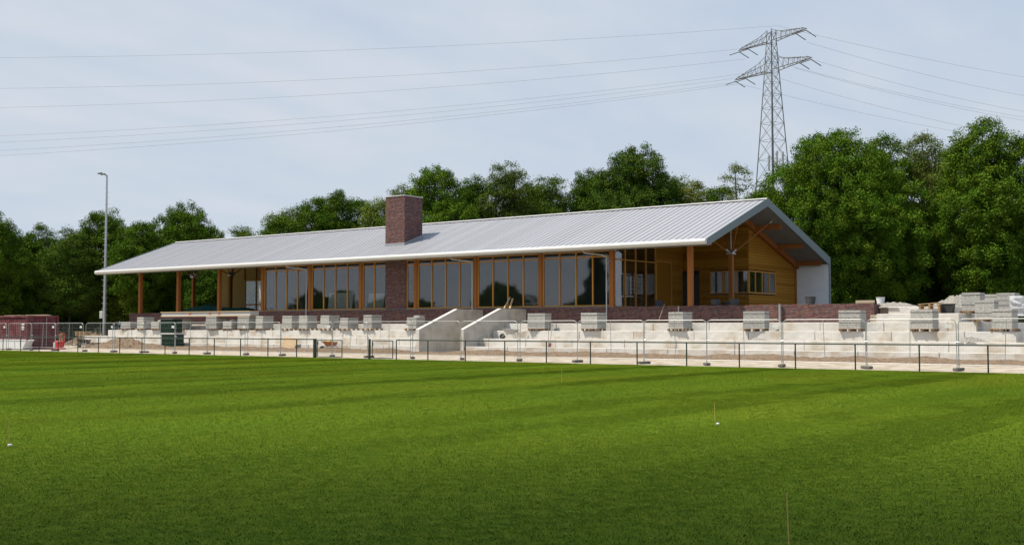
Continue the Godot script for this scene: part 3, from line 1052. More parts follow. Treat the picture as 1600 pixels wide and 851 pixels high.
	for x in [-0.5, 0.5]:
		var st = begin()
		bevel_box(st, Vector3(x, 0.53, -0.05), Vector3(0.09, 1.05, 0.07), 0.006)
		commit("batten", st, M.palewood, t)
	# heaps
	p = on_y(172.0, 541.5, 0.0)
	var h1 = begin()
	heap(h1, Vector3.ZERO, 3.1, 2.1, 1.05, 3)
	tag(commit("sand_heap", h1, M.soil, null, Vector3(-80.9, 0.0, -54.4)), "brown sand heap at the left end of the terrace", "heap")
	var h2 = begin()
	heap(h2, Vector3.ZERO, 2.0, 1.4, 0.5, 6)
	tag(commit("sand_heap", h2, M.soil, null, Vector3(-77.6, 0.0, -54.8)), "low brown sand heap just before the green bins", "heap")
	var h3 = begin()
	heap(h3, Vector3.ZERO, 2.8, 2.4, 1.5, 8)
	tag(commit("soil_heap", h3, M.soil, null, Vector3(-98.0, 0.0, -62.5)), "soil heap behind the fence near the floodlight mast", "heap")
	var gl = [[1518.0, -59.1, 0.93, 0.85, 0.36, "small grey gravel heap on the terrace step at the block stacks"], [1185.0, -59.2, 0.93, 0.7, 0.2, "small grey gravel heap under the overhanging pallet"], [1395.0, -66.2, 2.83, 1.9, 0.42, "broken rubble heap behind the end of the brick wall"], [1500.0, -70.0, 2.83, 1.7, 0.95, "tall grey gravel heap behind the kerb block stacks"]]
	for q in gl:
		var s = begin()
		heap(s, Vector3.ZERO, q[3], min(q[3], 0.65 if q[1] > -60.0 else 1.6), q[4], int(q[0]), 0.35)
		var pp = on_z(q[0], 500.0, q[1])
		tag(commit("gravel_heap", s, M.gravel, null, Vector3(pp.x, q[2], q[1])), q[5], "heap")
	# shovel against the steps
	p = on_z(860.0, 540.0, -58.3)
	t = thing("shovel", "long handled shovel leaning on the terrace step", "shovel", Vector3(p.x, 0.42, -58.2), 0.0)
	t.rotation.x = -0.14
	t.rotation.z = -0.07
	var sh = begin()
	add_tube(sh, [Vector3(0, 0.25, 0), Vector3(0, 1.4, 0)], 0.018, 6)
	commit("shaft", sh, M.greywood, t)
	sh = begin()
	bevel_box(sh, Vector3(0, 0.14, 0.02), Vector3(0.24, 0.3, 0.02), 0.008)
	commit("blade", sh, M.rust, t)
	sh = begin()
	add_tube(sh, [Vector3(-0.07, 1.42, 0), Vector3(0.07, 1.42, 0)], 0.022, 6)
	commit("grip", sh, M.black, t)
	# rod leaning on the brick wall
	var rd = begin()
	add_tube(rd, [on_z(1029.0, 502.0, -63.3), on_z(1038.5, 475.0, -63.78)], 0.018, 6)
	tag(commit("rod", rd, M.greywood), "thin wooden rod leaning against the dark brick wall", "rod")
	# tubs on the wall and the porch floor
	var tubs = [[1118.0, -64.3, 0.33, 0.36, "black mortar tub, leftmost of three on the porch wall", M.tub], [1135.0, -65.3, 0.34, 0.24, "low black mortar tub between two taller tubs on the porch", M.black], [1147.5, -64.35, 0.35, 0.36, "black mortar tub in front of the strutted timber post", M.tub], [1267.0, -64.2, 0.33, 0.42, "black bucket on the red brick wall before the white wall", M.tub], [1030.5, -64.9, 0.32, 0.4, "black tub by the porch door", M.tub], [1376.5, -66.0, 0.25, 0.36, "white bucket on the end of the brick wall", M.white]]
	for q in tubs:
		var a = on_z(q[0], 474.0, q[1])
		tub(q[4], Vector3(a.x, 3.09 if q[1] > -64.5 or q[0] > 1300 else 3.055, q[1]), q[2], q[3], q[5])
	var bt = on_z(1480.0, 484.0, -64.0)
	t = thing("black_crate", "black plastic crate beside the broken pallets", "crate", Vector3(bt.x, 2.45, -64.0))
	var bc = begin()
	extrude(bc, [Vector2(-0.34, 0.0), Vector2(0.34, 0.0), Vector2(0.4, 0.52), Vector2(-0.4, 0.52)], "xy", -0.25, 0.25)
	commit("body", bc, M.black, t)
	bc = begin()
	bevel_box(bc, Vector3(0, 0.52, 0), Vector3(0.86, 0.05, 0.56), 0.015)
	commit("rim", bc, M.black, t)
	# broken pallets
	var pb = on_z(1455.0, 487.0, -63.7)
	t = thing("pallet_pile", "pile of loose wooden pallets on the upper terrace step", "pallets", Vector3(pb.x, 2.44, -63.75), 0.1)
	for i in 4:
		for j in 5:
			var st = begin()
			bevel_box(st, Vector3.ZERO, Vector3(1.15, 0.024, 0.13), 0.004)
			var o = commit("slat", st, M.palewood, t, Vector3(rng.randf_range(-0.05, 0.05), 0.13 + i * 0.145, -0.42 + j * 0.21))
			o.rotation.z = 0.04 * (i - 1)
		var s5 = begin()
		for x in [-0.5, 0.0, 0.5]:
			add_box(s5, Vector3(x, 0.06 + i * 0.145, 0), Vector3(0.1, 0.1, 0.95))
		commit("bearer", s5, M.pallet, t)
	# wooden trays and bricks on the wall
	var tr = on_z(1352.0, 473.0, -64.1)
	t = thing("wooden_tray", "shallow wooden tray lying on the red brick wall", "tray", Vector3(tr.x, 3.09, -64.15))
	var w5 = begin()
	box_between(w5, Vector3(-0.5, 0, -0.12), Vector3(0.5, 0.03, 0.12))
	commit("base", w5, M.palewood, t)
	for z in [-0.13, 0.13]:
		w5 = begin()
		add_box(w5, Vector3(0, 0.08, z), Vector3(1.02, 0.16, 0.022))
		commit("side", w5, M.greywood, t)
	# steel standpipe in front of the wall
	for q in [[1219.0, 3.05, 0.075, "short grey steel pipe standing before the sunlit brick wall"], [1060.5, 3.0, 0.05, "thin grey steel pipe before the shaded brick wall"]]:
		var a = on_z(q[0], 490.0, -63.75)
		var s = begin()
		add_tube(s, [Vector3(0, 0, 0), Vector3(0, q[1] - 1.9, 0)], q[2], 10)
		add_tube(s, [Vector3(0, q[1] - 1.92, 0), Vector3(0, q[1] - 1.86, 0)], q[2] * 1.25, 10)
		tag(commit("standpipe", s, M.galva, null, Vector3(a.x, 1.9, -63.75)), q[3], "pipe")
	# clear plastic wrap at the right edge
	var wr = begin()
	var nn = noise(91, 3.0, 3)
	for i in 12:
		for j in 8:
			var f = func(a, b):
				var th = TAU * a / 12.0
				var r = 0.5 + 0.2 * nn.get_noise_2d(a % 12 * 1.3, b * 1.7)
				return Vector3(cos(th) * r, b * 0.14, sin(th) * r)
			quad(wr, f.call(i, j), f.call(i + 1, j), f.call(i + 1, j + 1), f.call(i, j + 1), Vector3(0, j * 0.14, 0))
	var wp = on_z(1594.0, 480.0, -66.0)
	tag(commit("plastic_wrap", wr, M.film, null, Vector3(wp.x, 2.3, -66.0)), "crumpled clear plastic wrap behind the kerb block stacks", "wrap")
	# planks leaning at a window
	for q in [[787.5, 797.0, 464.0, "pale plank leaning at the hall window sill"], [796.5, 801.0, 466.0, "short pale plank leaning beside the first plank"]]:
		var a = on_z(q[0], 481.5, -63.3)
		var b = on_z(q[1], q[2], -63.85)
		var s = begin()
		var f = frame_of(b - a)
		var bs = Basis(f[0], (b - a).normalized(), f[0].cross((b - a).normalized()))
		bevel_box(s, Vector3.ZERO, Vector3(0.14, (b - a).length(), 0.035), 0.004, bs)
		tag(commit("plank", s, M.palewood, null, (a + b) * 0.5), q[3], "plank")
	# canes marking the pitch
	for q in [[1118.0, 665.0], [878.0, 598.0], [1233.0, 852.0], [13.0, 699.0]]:
		var a = on_y(q[0], q[1], 0.0)
		var s = begin()
		add_tube(s, [Vector3.ZERO, Vector3(-0.012, 0.4, 0)], 0.005, 6)
		tag(commit("marker_cane", s, M.cane, null, a), "thin yellow bamboo cane stuck in the lawn", "cane", "canes on the pitch")
		if q[0] < 100 or q[0] == 1118.0:
			var bl = begin()
			bevel_box(bl, Vector3(0, 0.02, 0), Vector3(0.05, 0.03, 0.05), 0.008)
			tag(commit("line_peg", bl, M.white, null, a + Vector3(0.06, 0.02, 0.02)), "small white peg beside a bamboo cane", "peg", "white pegs on the pitch")
	# dark green mesh fence behind the container
	t = thing("mesh_fence", "low dark mesh fence between the container and the floodlight mast", "fence", Vector3.ZERO)
	var f0 = at_depth(84.0, 505.0, 100.0)
	var f1 = at_depth(186.0, 505.0, 118.0)
	for i in 9:
		var a = f0.lerp(f1, i / 8.0)
		var s = begin()
		add_tube(s, [Vector3(a.x, 0, a.z), Vector3(a.x, 2.1, a.z)], 0.03, 6)
		commit("post", s, M.green, t)
	var ms = begin()
	for i in 160:
		var a = f0.lerp(f1, i / 159.0)
		add_tube(ms, [Vector3(a.x, 0.05, a.z), Vector3(a.x, 2.05, a.z)], 0.004, 3, false)
	for i in 12:
		add_tube(ms, [Vector3(f0.x, 0.1 + i * 0.175, f0.z), Vector3(f1.x, 0.1 + i * 0.175, f1.z)], 0.006, 3, false)
	commit("wire_mesh", ms, M.green, t)
	# pallets at the left end
	var pl = on_z(160.0, 523.0, -60.7)
	t = thing("pallet_pile", "small wooden pallet pile at the foot of the floodlight mast", "pallets", Vector3(pl.x - 1.0, 0.93, -59.3), 0.3)
	for i in 3:
		var s = begin()
		for j in 4:
			add_box(s, Vector3(0, 0.1 + i * 0.14, -0.4 + j * 0.27), Vector3(1.1, 0.03, 0.12))
		for x in [-0.45, 0.0, 0.45]:
			add_box(s, Vector3(x, 0.045 + i * 0.14, 0), Vector3(0.1, 0.08, 0.95))
		commit("pallet", s, M.palewood, t)
	# dark boards on the sand
	var db = on_y(116.0, 540.0, 0.0)
	t = thing("board_pile", "dark loose boards lying on sand beside the compactor", "boards", Vector3(db.x + 3.0, 0.02, -50.5), 0.4)
	for i in 5:
		var s = begin()
		bevel_box(s, Vector3.ZERO, Vector3(2.4, 0.05, 0.4), 0.006)
		var o = commit("board", s, M.mdark if i % 2 == 0 else M.greywood, t, Vector3(0.1 * i, 0.05 + i * 0.07, -0.1 * i))
		o.rotation.y = 0.12 * i
		o.rotation.z = 0.03
	# blue-banded clear canister on the beam end
	var cn = on_z(401.0, 486.0, -62.6)
	t = thing("canister", "clear canister with a blue band beside the beam package", "canister", Vector3(cn.x, 3.06, -64.4))
	var cs = begin()
	add_tube(cs, [Vector3(0, 0, 0), Vector3(0, 0.5, 0)], 0.24, 14)
	commit("body", cs, M.film, t)
	cs = begin()
	add_tube(cs, [Vector3(0.1, 0.02, 0.1), Vector3(0.1, 0.55, 0.1)], 0.12, 12)
	commit("band", cs, M.blue, t)

func make_mast():
	var p = at_depth(162.2, 512.0, 118.0)
	var t = thing("floodlight_mast", "tall galvanised floodlight mast with lamps at its top", "mast", Vector3(p.x, 0, p.z))
	var h = at_depth(163.0, 272.0, 118.0).y
	var st = begin()
	add_tube(st, [Vector3(0, -0.2, 0), Vector3(0, 6, 0), Vector3(0, h, 0)], [0.2, 0.16, 0.085], 12)
	commit("pole", st, M.steel, t)
	var rt = Vector3(cos(deg_to_rad(YAW)), 0, -sin(deg_to_rad(YAW)))
	for i in 22:
		var y = 3.0 + i * (h - 4.2) / 22.0
		var s = begin()
		add_tube(s, [Vector3(0, y, 0) - rt * 0.32, Vector3(0, y, 0) + rt * 0.32], 0.012, 4)
		commit("rung", s, M.steel, t)
	st = begin()
	add_tube(st, [Vector3(0, h - 0.25, 0), Vector3(0, h, 0) - rt * 0.1, Vector3(0, h + 0.15, 0) - rt * 0.3], 0.07, 8)
	commit("arm", st, M.lattice, t)
	for k in 2:
		st = begin()
		bevel_box(st, Vector3(0, h + 0.12 + 0.1 * k, 0) - rt * (0.45 + 0.3 * k), Vector3(0.5, 0.14, 0.4), 0.05, Basis(Vector3.UP, deg_to_rad(YAW)) * Basis(Vector3.BACK, 0.12))
		commit("lamp", st, M.lattice, t)
	st = begin()
	bevel_box(st, Vector3(0, 3.05, 0) - rt * 0.32, Vector3(0.34, 0.75, 0.28), 0.03, Basis(Vector3.UP, deg_to_rad(YAW)))
	commit("switch_box", st, M.white, t)

# ---------------------------------------------------------------- clubhouse
const XL = -97.0
const XR = -31.75
const RIDGE_Z = -71.3
const RIDGE_Y = 10.42
const EAVE_Z = -62.35
const EAVE_Y = 7.17
const REAR_Z = -82.6
const REAR_Y = 6.95
const FLOOR_Y = 3.05
func soffit_y(z):
	if z > RIDGE_Z:
		return lerp(RIDGE_Y, EAVE_Y, (RIDGE_Z - z) / (RIDGE_Z - EAVE_Z)) - 0.43
	return lerp(RIDGE_Y, REAR_Y, (RIDGE_Z - z) / (RIDGE_Z - REAR_Z)) - 0.43
func window(parent, at, turn, edges, y0, y1, transom, wide = 0.09, deep = 0.14):
	# edges: centre lines of the uprights, in metres along the local x axis
	var w = Node3D.new()
	w.name = "window"
	parent.add_child(w, true)
	w.position = at
	w.rotation.y = turn
	var x0 = edges[0]
	var x1 = edges[-1]
	for e in edges:
		var st = begin()
		bevel_box(st, Vector3(e, (y0 + y1) * 0.5, 0), Vector3(wide, y1 - y0, deep), 0.008)
		commit("mullion", st, M.frame, w)
	var hs = [y0 + wide * 0.5, y1 - wide * 0.5]
	if transom > 0.0:
		hs.append(transom)
	for y in hs:
		var st = begin()
		bevel_box(st, Vector3((x0 + x1) * 0.5, y, -0.003), Vector3(x1 - x0, wide, deep - 0.012), 0.008)
		commit("rail", st, M.frame, w)
	for i in edges.size() - 1:
		var a = edges[i] + wide * 0.5
		var b = edges[i + 1] - wide * 0.5
		var parts = [[y0 + wide, y1 - wide]]
		if transom > 0.0:
			parts = [[y0 + wide, transom - wide * 0.5], [transom + wide * 0.5, y1 - wide]]
		for q in parts:
			var st = begin()
			box_between(st, Vector3(a, q[0], 0.006), Vector3(b, q[1], 0.012))
			box_between(st, Vector3(a, q[0], -0.012), Vector3(b, q[1], -0.006))
			commit("pane", st, M.glass, w)
	return w
func spaced(a, b, n):
	var out = []
	for i in n + 1:
		out.append(lerp(float(a), float(b), i / float(n)))
	return out
func timber_wall(parent, called, at, turn, bands):
	# bands: [x0, x1, y] strips of horizontal boarding 0.2 high
	var w = Node3D.new()
	w.name = called
	parent.add_child(w, true)
	w.position = at
	w.rotation.y = turn
	var mats = [M.board, M.board2, M.board3]
	for b in bands:
		var st = begin()
		bevel_box(st, Vector3((b[0] + b[1]) * 0.5, b[2] + 0.096, rng.randf_range(-0.003, 0.003)), Vector3(b[1] - b[0], 0.19, 0.03), 0.009)
		commit("board", st, mats[rng.randi() % 3], w)
	return w

func make_clubhouse():
	rng.seed = 31
	var t = thing("clubhouse", "long low clubhouse with a grey standing seam roof, brick chimney and timber windows", "building")
	# roof
	var roof = Node3D.new()
	roof.name = "roof"
	t.add_child(roof)
	var st = begin()
	extrude(st, [Vector2(EAVE_Z, EAVE_Y - 0.012), Vector2(RIDGE_Z, RIDGE_Y - 0.012), Vector2(REAR_Z, REAR_Y - 0.012), Vector2(REAR_Z, REAR_Y - 0.43), Vector2(RIDGE_Z, RIDGE_Y - 0.43), Vector2(EAVE_Z, EAVE_Y - 0.43)], "zy", XL + 0.02, XR - 0.02)
	commit("deck", st, M.soffit, roof)
	var ang = atan2(RIDGE_Y - EAVE_Y, EAVE_Z - RIDGE_Z)
	var sl = Vector2(RIDGE_Y - EAVE_Y, EAVE_Z - RIDGE_Z).length()
	st = begin()
	box_between(st, Vector3(0.0, -0.008, 0.0), Vector3(0.529, 0.0, -sl))
	box_between(st, Vector3(0.0, 0.0, 0.02), Vector3(0.02, 0.034, -sl))
	# the folded lower end of the tray over the gutter
	box_between(st, Vector3(0.03, 0.002, 0.06), Vector3(0.527, 0.016, -0.12))
	var pm = st.commit()
	var n = int((XR - XL) / 0.465)
	var step = (XR - XL) / n
	for i in n:
		var o = mesh_node("roof_panel", pm, [M.roof, M.roof2, M.roof3][rng.randi() % 3], roof, Vector3(XL + i * step, EAVE_Y, EAVE_Z))
		o.rotation.x = ang
		o.scale.x = step / 0.53
	st = begin()
	var a2 = atan2(RIDGE_Y - REAR_Y, RIDGE_Z - REAR_Z)
	quad(st, Vector3(XL, RIDGE_Y, RIDGE_Z), Vector3(XR, RIDGE_Y, RIDGE_Z), Vector3(XR, REAR_Y, REAR_Z), Vector3(XL, REAR_Y, REAR_Z), Vector3(-60, 0, -76))
	commit("rear_sheet", st, M.roof, roof)
	for i in 22:
		var x = XL + i * (XR - XL) / 22.0
		st = begin()
		extrude(st, [Vector2(0.2, -0.02), Vector2(0.0, 0.075), Vector2(-0.2, 0.0), Vector2(-0.2, -0.03)], "zy", 0.0, (XR - XL) / 22.0 - 0.012)
		commit("ridge_cap", st, M.ridge, roof, Vector3(x, RIDGE_Y + 0.03, RIDGE_Z))
	for x in [XR - 0.015, XL - 0.025]:
		st = begin()
		extrude(st, [Vector2(EAVE_Z + 0.02, EAVE_Y + 0.05), Vector2(RIDGE_Z, RIDGE_Y + 0.08), Vector2(REAR_Z - 0.03, REAR_Y + 0.05), Vector2(REAR_Z - 0.03, 2.6), Vector2(REAR_Z + 0.27, 2.6), Vector2(REAR_Z + 0.27, REAR_Y - 0.5), Vector2(RIDGE_Z, RIDGE_Y - 0.48), Vector2(EAVE_Z + 0.02, EAVE_Y - 0.44)], "zy", x, x + 0.05)
		commit("fascia", st, M.fascia, roof)
	# gutter in lengths
	for i in 11:
		var x0 = XL + i * (XR - XL) / 11.0
		var x1 = XL + (i + 1) * (XR - XL) / 11.0
		st = begin()
		add_tube(st, [Vector3(x0 + 0.006, 6.99, -62.17), Vector3(x1 - 0.006, 6.99, -62.17)], 0.185, 20)
		commit("gutter", st, M.gutter, t)
	# chimney
	var ch = Node3D.new()
	ch.name = "chimney"
	t.add_child(ch)
	st = begin()
	box_between(st, Vector3(-61.5, 7.3, -67.15), Vector3(-59.45, 12.05, -65.05))
	commit("stack", st, M.brick, ch)
	st = begin()
	bevel_box(st, Vector3(-60.475, 12.085, -66.1), Vector3(2.13, 0.07, 2.18), 0.01)
	commit("cap", st, M.ridge, ch)
	st = begin()
	var fy = func(z): return lerp(EAVE_Y, RIDGE_Y, (EAVE_Z - z) / (EAVE_Z - RIDGE_Z))
	extrude(st, [Vector2(-65.02, fy.call(-65.02) - 0.1), Vector2(-65.02, fy.call(-65.02) + 0.2), Vector2(-67.18, fy.call(-67.18) + 0.2), Vector2(-67.18, fy.call(-67.18) - 0.1)], "zy", -61.53, -59.42)
	commit("flashing", st, M.roof2, ch)
	# posts along the front
	for i in 11:
		var x = -33.82 - 5.86 * i
		st = begin()
		bevel_box(st, Vector3(x, (FLOOR_Y + 6.95) * 0.5, -64.02), Vector3(0.3, 6.95 - FLOOR_Y, 0.32), 0.012)
		commit("post", st, M.post, t)
	st = begin()
	bevel_box(st, Vector3((XL + XR) * 0.5, 7.02, -64.05), Vector3(XR - XL - 1.2, 0.26, 0.2), 0.01)
	commit("eaves_beam", st, M.post, t)
	# windows of the hall
	for i in [0, 1, 2, 4, 5]:
		var xr = -39.68 - 5.86 * i - 0.2
		var xl = -39.68 - 5.86 * (i + 1) + 0.2
		window(t, Vector3(0, 0, -64.06), 0.0, spaced(xl, xr, 4), 3.12, 6.9, 6.48)
	window(t, Vector3(0, 0, -64.06), 0.0, spaced(-62.92, -60.45, 2), 3.12, 6.9, 6.48)
	window(t, Vector3(0, 0, -64.06), 0.0, [-58.2, -57.45], 3.12, 6.9, 6.48)
	st = begin()
	box_between(st, Vector3(-60.4, 3.0, -65.2), Vector3(-58.26, 7.4, -63.9))
	commit("brick_pier", st, M.brick, t)
	st = begin()
	box_between(st, Vector3(-94.0, 1.7, -64.6), Vector3(-39.3, 3.06, -63.9))
	commit("brick_plinth", st, M.brick, t)
	st = begin()
	bevel_box(st, Vector3(-57.2, 3.09, -63.98), Vector3(35.4, 0.045, 0.26), 0.008)
	commit("window_sill", st, M.fascia, t)
	# glazed end of the hall towards the porch
	window(t, Vector3(-39.68, 0, -64.2), PI / 2, [0.05, 1.45, 2.85, 4.25, 5.6], FLOOR_Y, 7.4, 6.3)
	var tw = []
	var y = FLOOR_Y
	while y < 9.0:
		if y < 6.4:
			tw.append([7.9, 9.7, y])
		else:
			tw.append([5.65, 9.7, y])
		y += 0.2
	timber_wall(t, "porch_side_wall", Vector3(-39.68, 0, -64.2), PI / 2, tw)
	st = begin()
	bevel_box(st, Vector3(-39.66, (FLOOR_Y + 6.4) * 0.5, -70.95), Vector3(0.06, 6.4 - FLOOR_Y, 2.1), 0.01)
	var dr = commit("door", st, M.board2, t)
	st = begin()
	for e in [[-69.87, 0.09], [-72.05, 0.09]]:
		bevel_box(st, Vector3(-39.64, (FLOOR_Y + 6.4) * 0.5, e[0]), Vector3(0.1, 6.4 - FLOOR_Y, e[1]), 0.008)
	bevel_box(st, Vector3(-39.642, 6.4, -70.96), Vector3(0.096, 0.09, 2.1), 0.008)
	commit("door_frame", st, M.frame, dr)
	# recessed timber front of the porch, with its corner windows
	var zb = -73.9
	tw = []
	y = FLOOR_Y
	var wx = on_z(1110.5, 440, zb).x
	while y < 9.1:
		if y + 0.1 > 4.13 and y + 0.1 < 5.78:
			tw.append([-38.3, wx, y])
		elif y < 5.6:
			tw.append([-38.3, -34.42, y])
		else:
			tw.append([-39.66, -34.42, y])
		y += 0.2
	timber_wall(t, "porch_front_wall", Vector3(0, 0, zb), 0.0, tw)
	st = begin()
	bevel_box(st, Vector3(-38.95, (FLOOR_Y + 5.6) * 0.5, zb - 0.05), Vector3(1.25, 5.6 - FLOOR_Y, 0.06), 0.01)
	commit("dark_door", st, M.mdark, t)
	var fx = []
	for q in [1110.5, 1129.5, 1131.5, 1150.5, 1169.0]:
		fx.append(on_z(q, 440, zb).x)
	fx[-1] = -34.45
	window(t, Vector3(0, 0, zb), 0.0, fx, 4.13, 5.78, 0.0, 0.08, 0.1)
	var fz = [0.05]
	for q in [1180.0, 1190.5, 1201.0, 1211.0]:
		fz.append(zb - on_x(q, 440, -34.42).z)
	window(t, Vector3(-34.4, 0, zb), PI / 2, fz, 4.13, 5.78, 0.0, 0.1, 0.1)
	tw = []
	y = FLOOR_Y
	while y < 9.3:
		var ze = RIDGE_Z - (RIDGE_Y - 0.43 - (y + 0.1)) / ((RIDGE_Y - REAR_Y) / (RIDGE_Z - REAR_Z))
		var l = min(zb - ze, 8.38)
		if l > 0.2:
			if y + 0.1 > 4.13 and y + 0.1 < 5.78:
				tw.append([fz[-1], l, y])
			else:
				tw.append([0.0, l, y])
		y += 0.2
	timber_wall(t, "gable_wall", Vector3(-34.4, 0, zb), PI / 2, tw)
	st = begin()
	bevel_box(st, Vector3(-34.39, 5.0, -82.2), Vector3(0.2, 4.0, 0.22), 0.01)
	commit("corner_post", st, M.post, t)
	# rafter over the gable wall and purlin ends under the overhang
	var rr = begin()
	extrude(rr, [Vector2(RIDGE_Z - 0.4, soffit_y(RIDGE_Z - 0.4) - 0.004), Vector2(-82.28, soffit_y(-82.28) - 0.004), Vector2(-82.28, soffit_y(-82.28) - 0.42), Vector2(RIDGE_Z - 0.4, soffit_y(RIDGE_Z - 0.4) - 0.42)], "zy", -34.36, -34.1)
	commit("rafter", rr, M.post, t)
	for q in [[-74.6, XR - 0.45], [-78.3, XR - 0.45], [-81.9, XR - 0.45], [-68.0, XR - 0.45]]:
		st = begin()
		bevel_box(st, Vector3((-34.1 + q[1]) * 0.5, soffit_y(q[0]) - 0.16, q[0]), Vector3(q[1] + 34.1, 0.36, 0.2), 0.015)
		commit("purlin", st, M.post, t)
	# strutted posts under the ridge
	for x in [-34.5, -88.2, -94.0]:
		st = begin()
		bevel_box(st, Vector3(x, (FLOOR_Y + 6.75) * 0.5, RIDGE_Z), Vector3(0.3, 6.75 - FLOOR_Y, 0.3), 0.012)
		commit("post", st, M.post, t)
		for e in [Vector3(1.9, 0, 2.6), Vector3(1.9, 0, -2.6), Vector3(-1.9, 0, 2.6), Vector3(-1.9, 0, -2.6)]:
			var top = Vector3(x + e.x, soffit_y(RIDGE_Z + e.z), RIDGE_Z + e.z)
			st = begin()
			add_tube(st, [Vector3(x, 6.85, RIDGE_Z) + e * 0.06, top], 0.05, 8)
			commit("strut", st, M.post, t)
			st = begin()
			add_tube(st, [top.lerp(Vector3(x, 6.85, RIDGE_Z), 0.06), top], 0.07, 8)
			add_tube(st, [Vector3(x, 6.85, RIDGE_Z) + e * 0.03, Vector3(x, 6.85, RIDGE_Z).lerp(top, 0.12)], 0.065, 8)
			commit("strut_shoe", st, M.steel, t)
		st = begin()
		bevel_box(st, Vector3(x, 6.82, RIDGE_Z), Vector3(0.5, 0.14, 0.5), 0.02)
		commit("strut_plate", st, M.steel, t)
		st = begin()
		add_tube(st, [Vector3(x, 6.85, RIDGE_Z), Vector3(x, 9.98, RIDGE_Z)], 0.03, 8)
		commit("tie_rod", st, M.steel, t)
	# rear wall, inner partitions, floor
	st = begin()
	box_between(st, Vector3(XL + 0.06, 2.6, REAR_Z), Vector3(XR - 0.03, REAR_Y - 0.45, REAR_Z + 0.28))
	commit("rear_wall", st, M.whitewall, t)
	st = begin()
	box_between(st, Vector3(-74.9, FLOOR_Y, -74.0), Vector3(-39.72, 9.2, -73.95))
	extrude(st, [Vector2(-64.3, FLOOR_Y), Vector2(-64.3, soffit_y(-64.3)), Vector2(RIDGE_Z, soffit_y(RIDGE_Z)), Vector2(-73.94, soffit_y(-73.94)), Vector2(-73.94, FLOOR_Y)], "zy", -75.0, -74.9)
	commit("inner_wall", st, M.inwall, t)
	st = begin()
	box_between(st, Vector3(-94.0, 2.2, -82.4), Vector3(-22.2, FLOOR_Y, -64.15))
	commit("floor_slab", st, M.infloor, t)
	# recessed wall under the left canopy
	window(t, Vector3(0, 0, -74.3), 0.0, [-89.6, -87.9, -86.2, -84.5, -82.8], FLOOR_Y, 6.5, 4.0, 0.14)
	tw = []
	y = FLOOR_Y
	while y < 8.7:
		if y < 6.45:
			tw.append([-93.4, -89.68, y])
			tw.append([-82.7, -75.02, y])
		else:
			tw.append([-93.4, -75.02, y])
		y += 0.2
	timber_wall(t, "canopy_wall", Vector3(0, 0, -74.32), 0.0, tw)
	for bd in t.get_node("canopy_wall").get_children():
		bd.material_override = M.paleboard
	st = begin()
	for xx in [-91.7, -89.68, -87.9, -86.2]:
		bevel_box(st, Vector3(xx, 7.5, -74.27), Vector3(0.14, 2.0, 0.1), 0.008)
	commit("wall_batten", st, M.post, t)
	# downpipes
	for px in [478.0, 737.5, 947.5]:
		var p = on_z(px, 440, -63.7)
		st = begin()
		add_tube(st, [Vector3(p.x - 1.0, 6.86, -62.3), Vector3(p.x - 1.0, 6.66, -62.55), Vector3(p.x - 0.2, 6.55, -63.5), Vector3(p.x, 6.4, -63.72), Vector3(p.x, 4.6, -63.72), Vector3(p.x, 1.95, -63.72)], 0.045, 10)
		commit("downpipe", st, M.steel, t)
	# porch parapet
	var w = thing("brick_wall", "low red brick wall in front of the porch, unfinished along its top", "wall")
	st = begin()
	box_between(st, Vector3(-39.28, 1.7, -64.2), Vector3(-22.0, 2.98, -63.9))
	box_between(st, Vector3(-22.3, 1.7, -67.5), Vector3(-22.0, 2.975, -64.203))
	commit("wall", st, M.brick, w)
	var x = -39.28
	while x < -22.1:
		var l = min(rng.randf_range(0.2, 0.9), -22.0 - x)
		st = begin()
		bevel_box(st, Vector3(x + l * 0.5, 2.98 + 0.04, -64.05), Vector3(l - 0.012, rng.randf_range(0.07, 0.115), 0.285), 0.006)
		commit("top_course", st, M.brick, w)
		x += l
	# things inside, seen through the glass
	for q in [[507.0, 545.0, 457.0, "white plasterboard sheets leaning inside the hall by the second post"], [569.0, 594.0, 458.0, "white plasterboard sheets leaning inside next to the brick pier"]]:
		var a = on_z(q[0], 480, -64.7)
		var b = on_z(q[1], q[2], -64.7)
		var o = thing("plasterboard", q[3], "boards", Vector3((a.x + b.x) * 0.5, FLOOR_Y + 0.02, -64.85))
		o.rotation.x = -0.12
		for i in 3:
			st = begin()
			bevel_box(st, Vector3(0.15 * i, (b.y - FLOOR_Y) * 0.5, -0.04 * i), Vector3(b.x - a.x - 0.4, b.y - FLOOR_Y, 0.025), 0.003)
			commit("sheet", st, M.plaster, o)
	var ld = thing("ladder", "aluminium ladder standing behind the porch glazing", "ladder", Vector3(-40.3, FLOOR_Y, -68.2), PI / 2)
	ld.rotation.z = 0.0
	for s in [-0.75, 0.75]:
		st = begin()
		bevel_box(st, Vector3(s, 1.25, 0), Vector3(0.07, 2.5, 0.03), 0.005)
		commit("stile", st, M.galva, ld)
	for i in 9:
		st = begin()
		add_tube(st, [Vector3(-0.75, 0.25 + i * 0.27, 0), Vector3(0.75, 0.25 + i * 0.27, 0)], 0.02, 6)
		commit("rung", st, M.galva, ld)

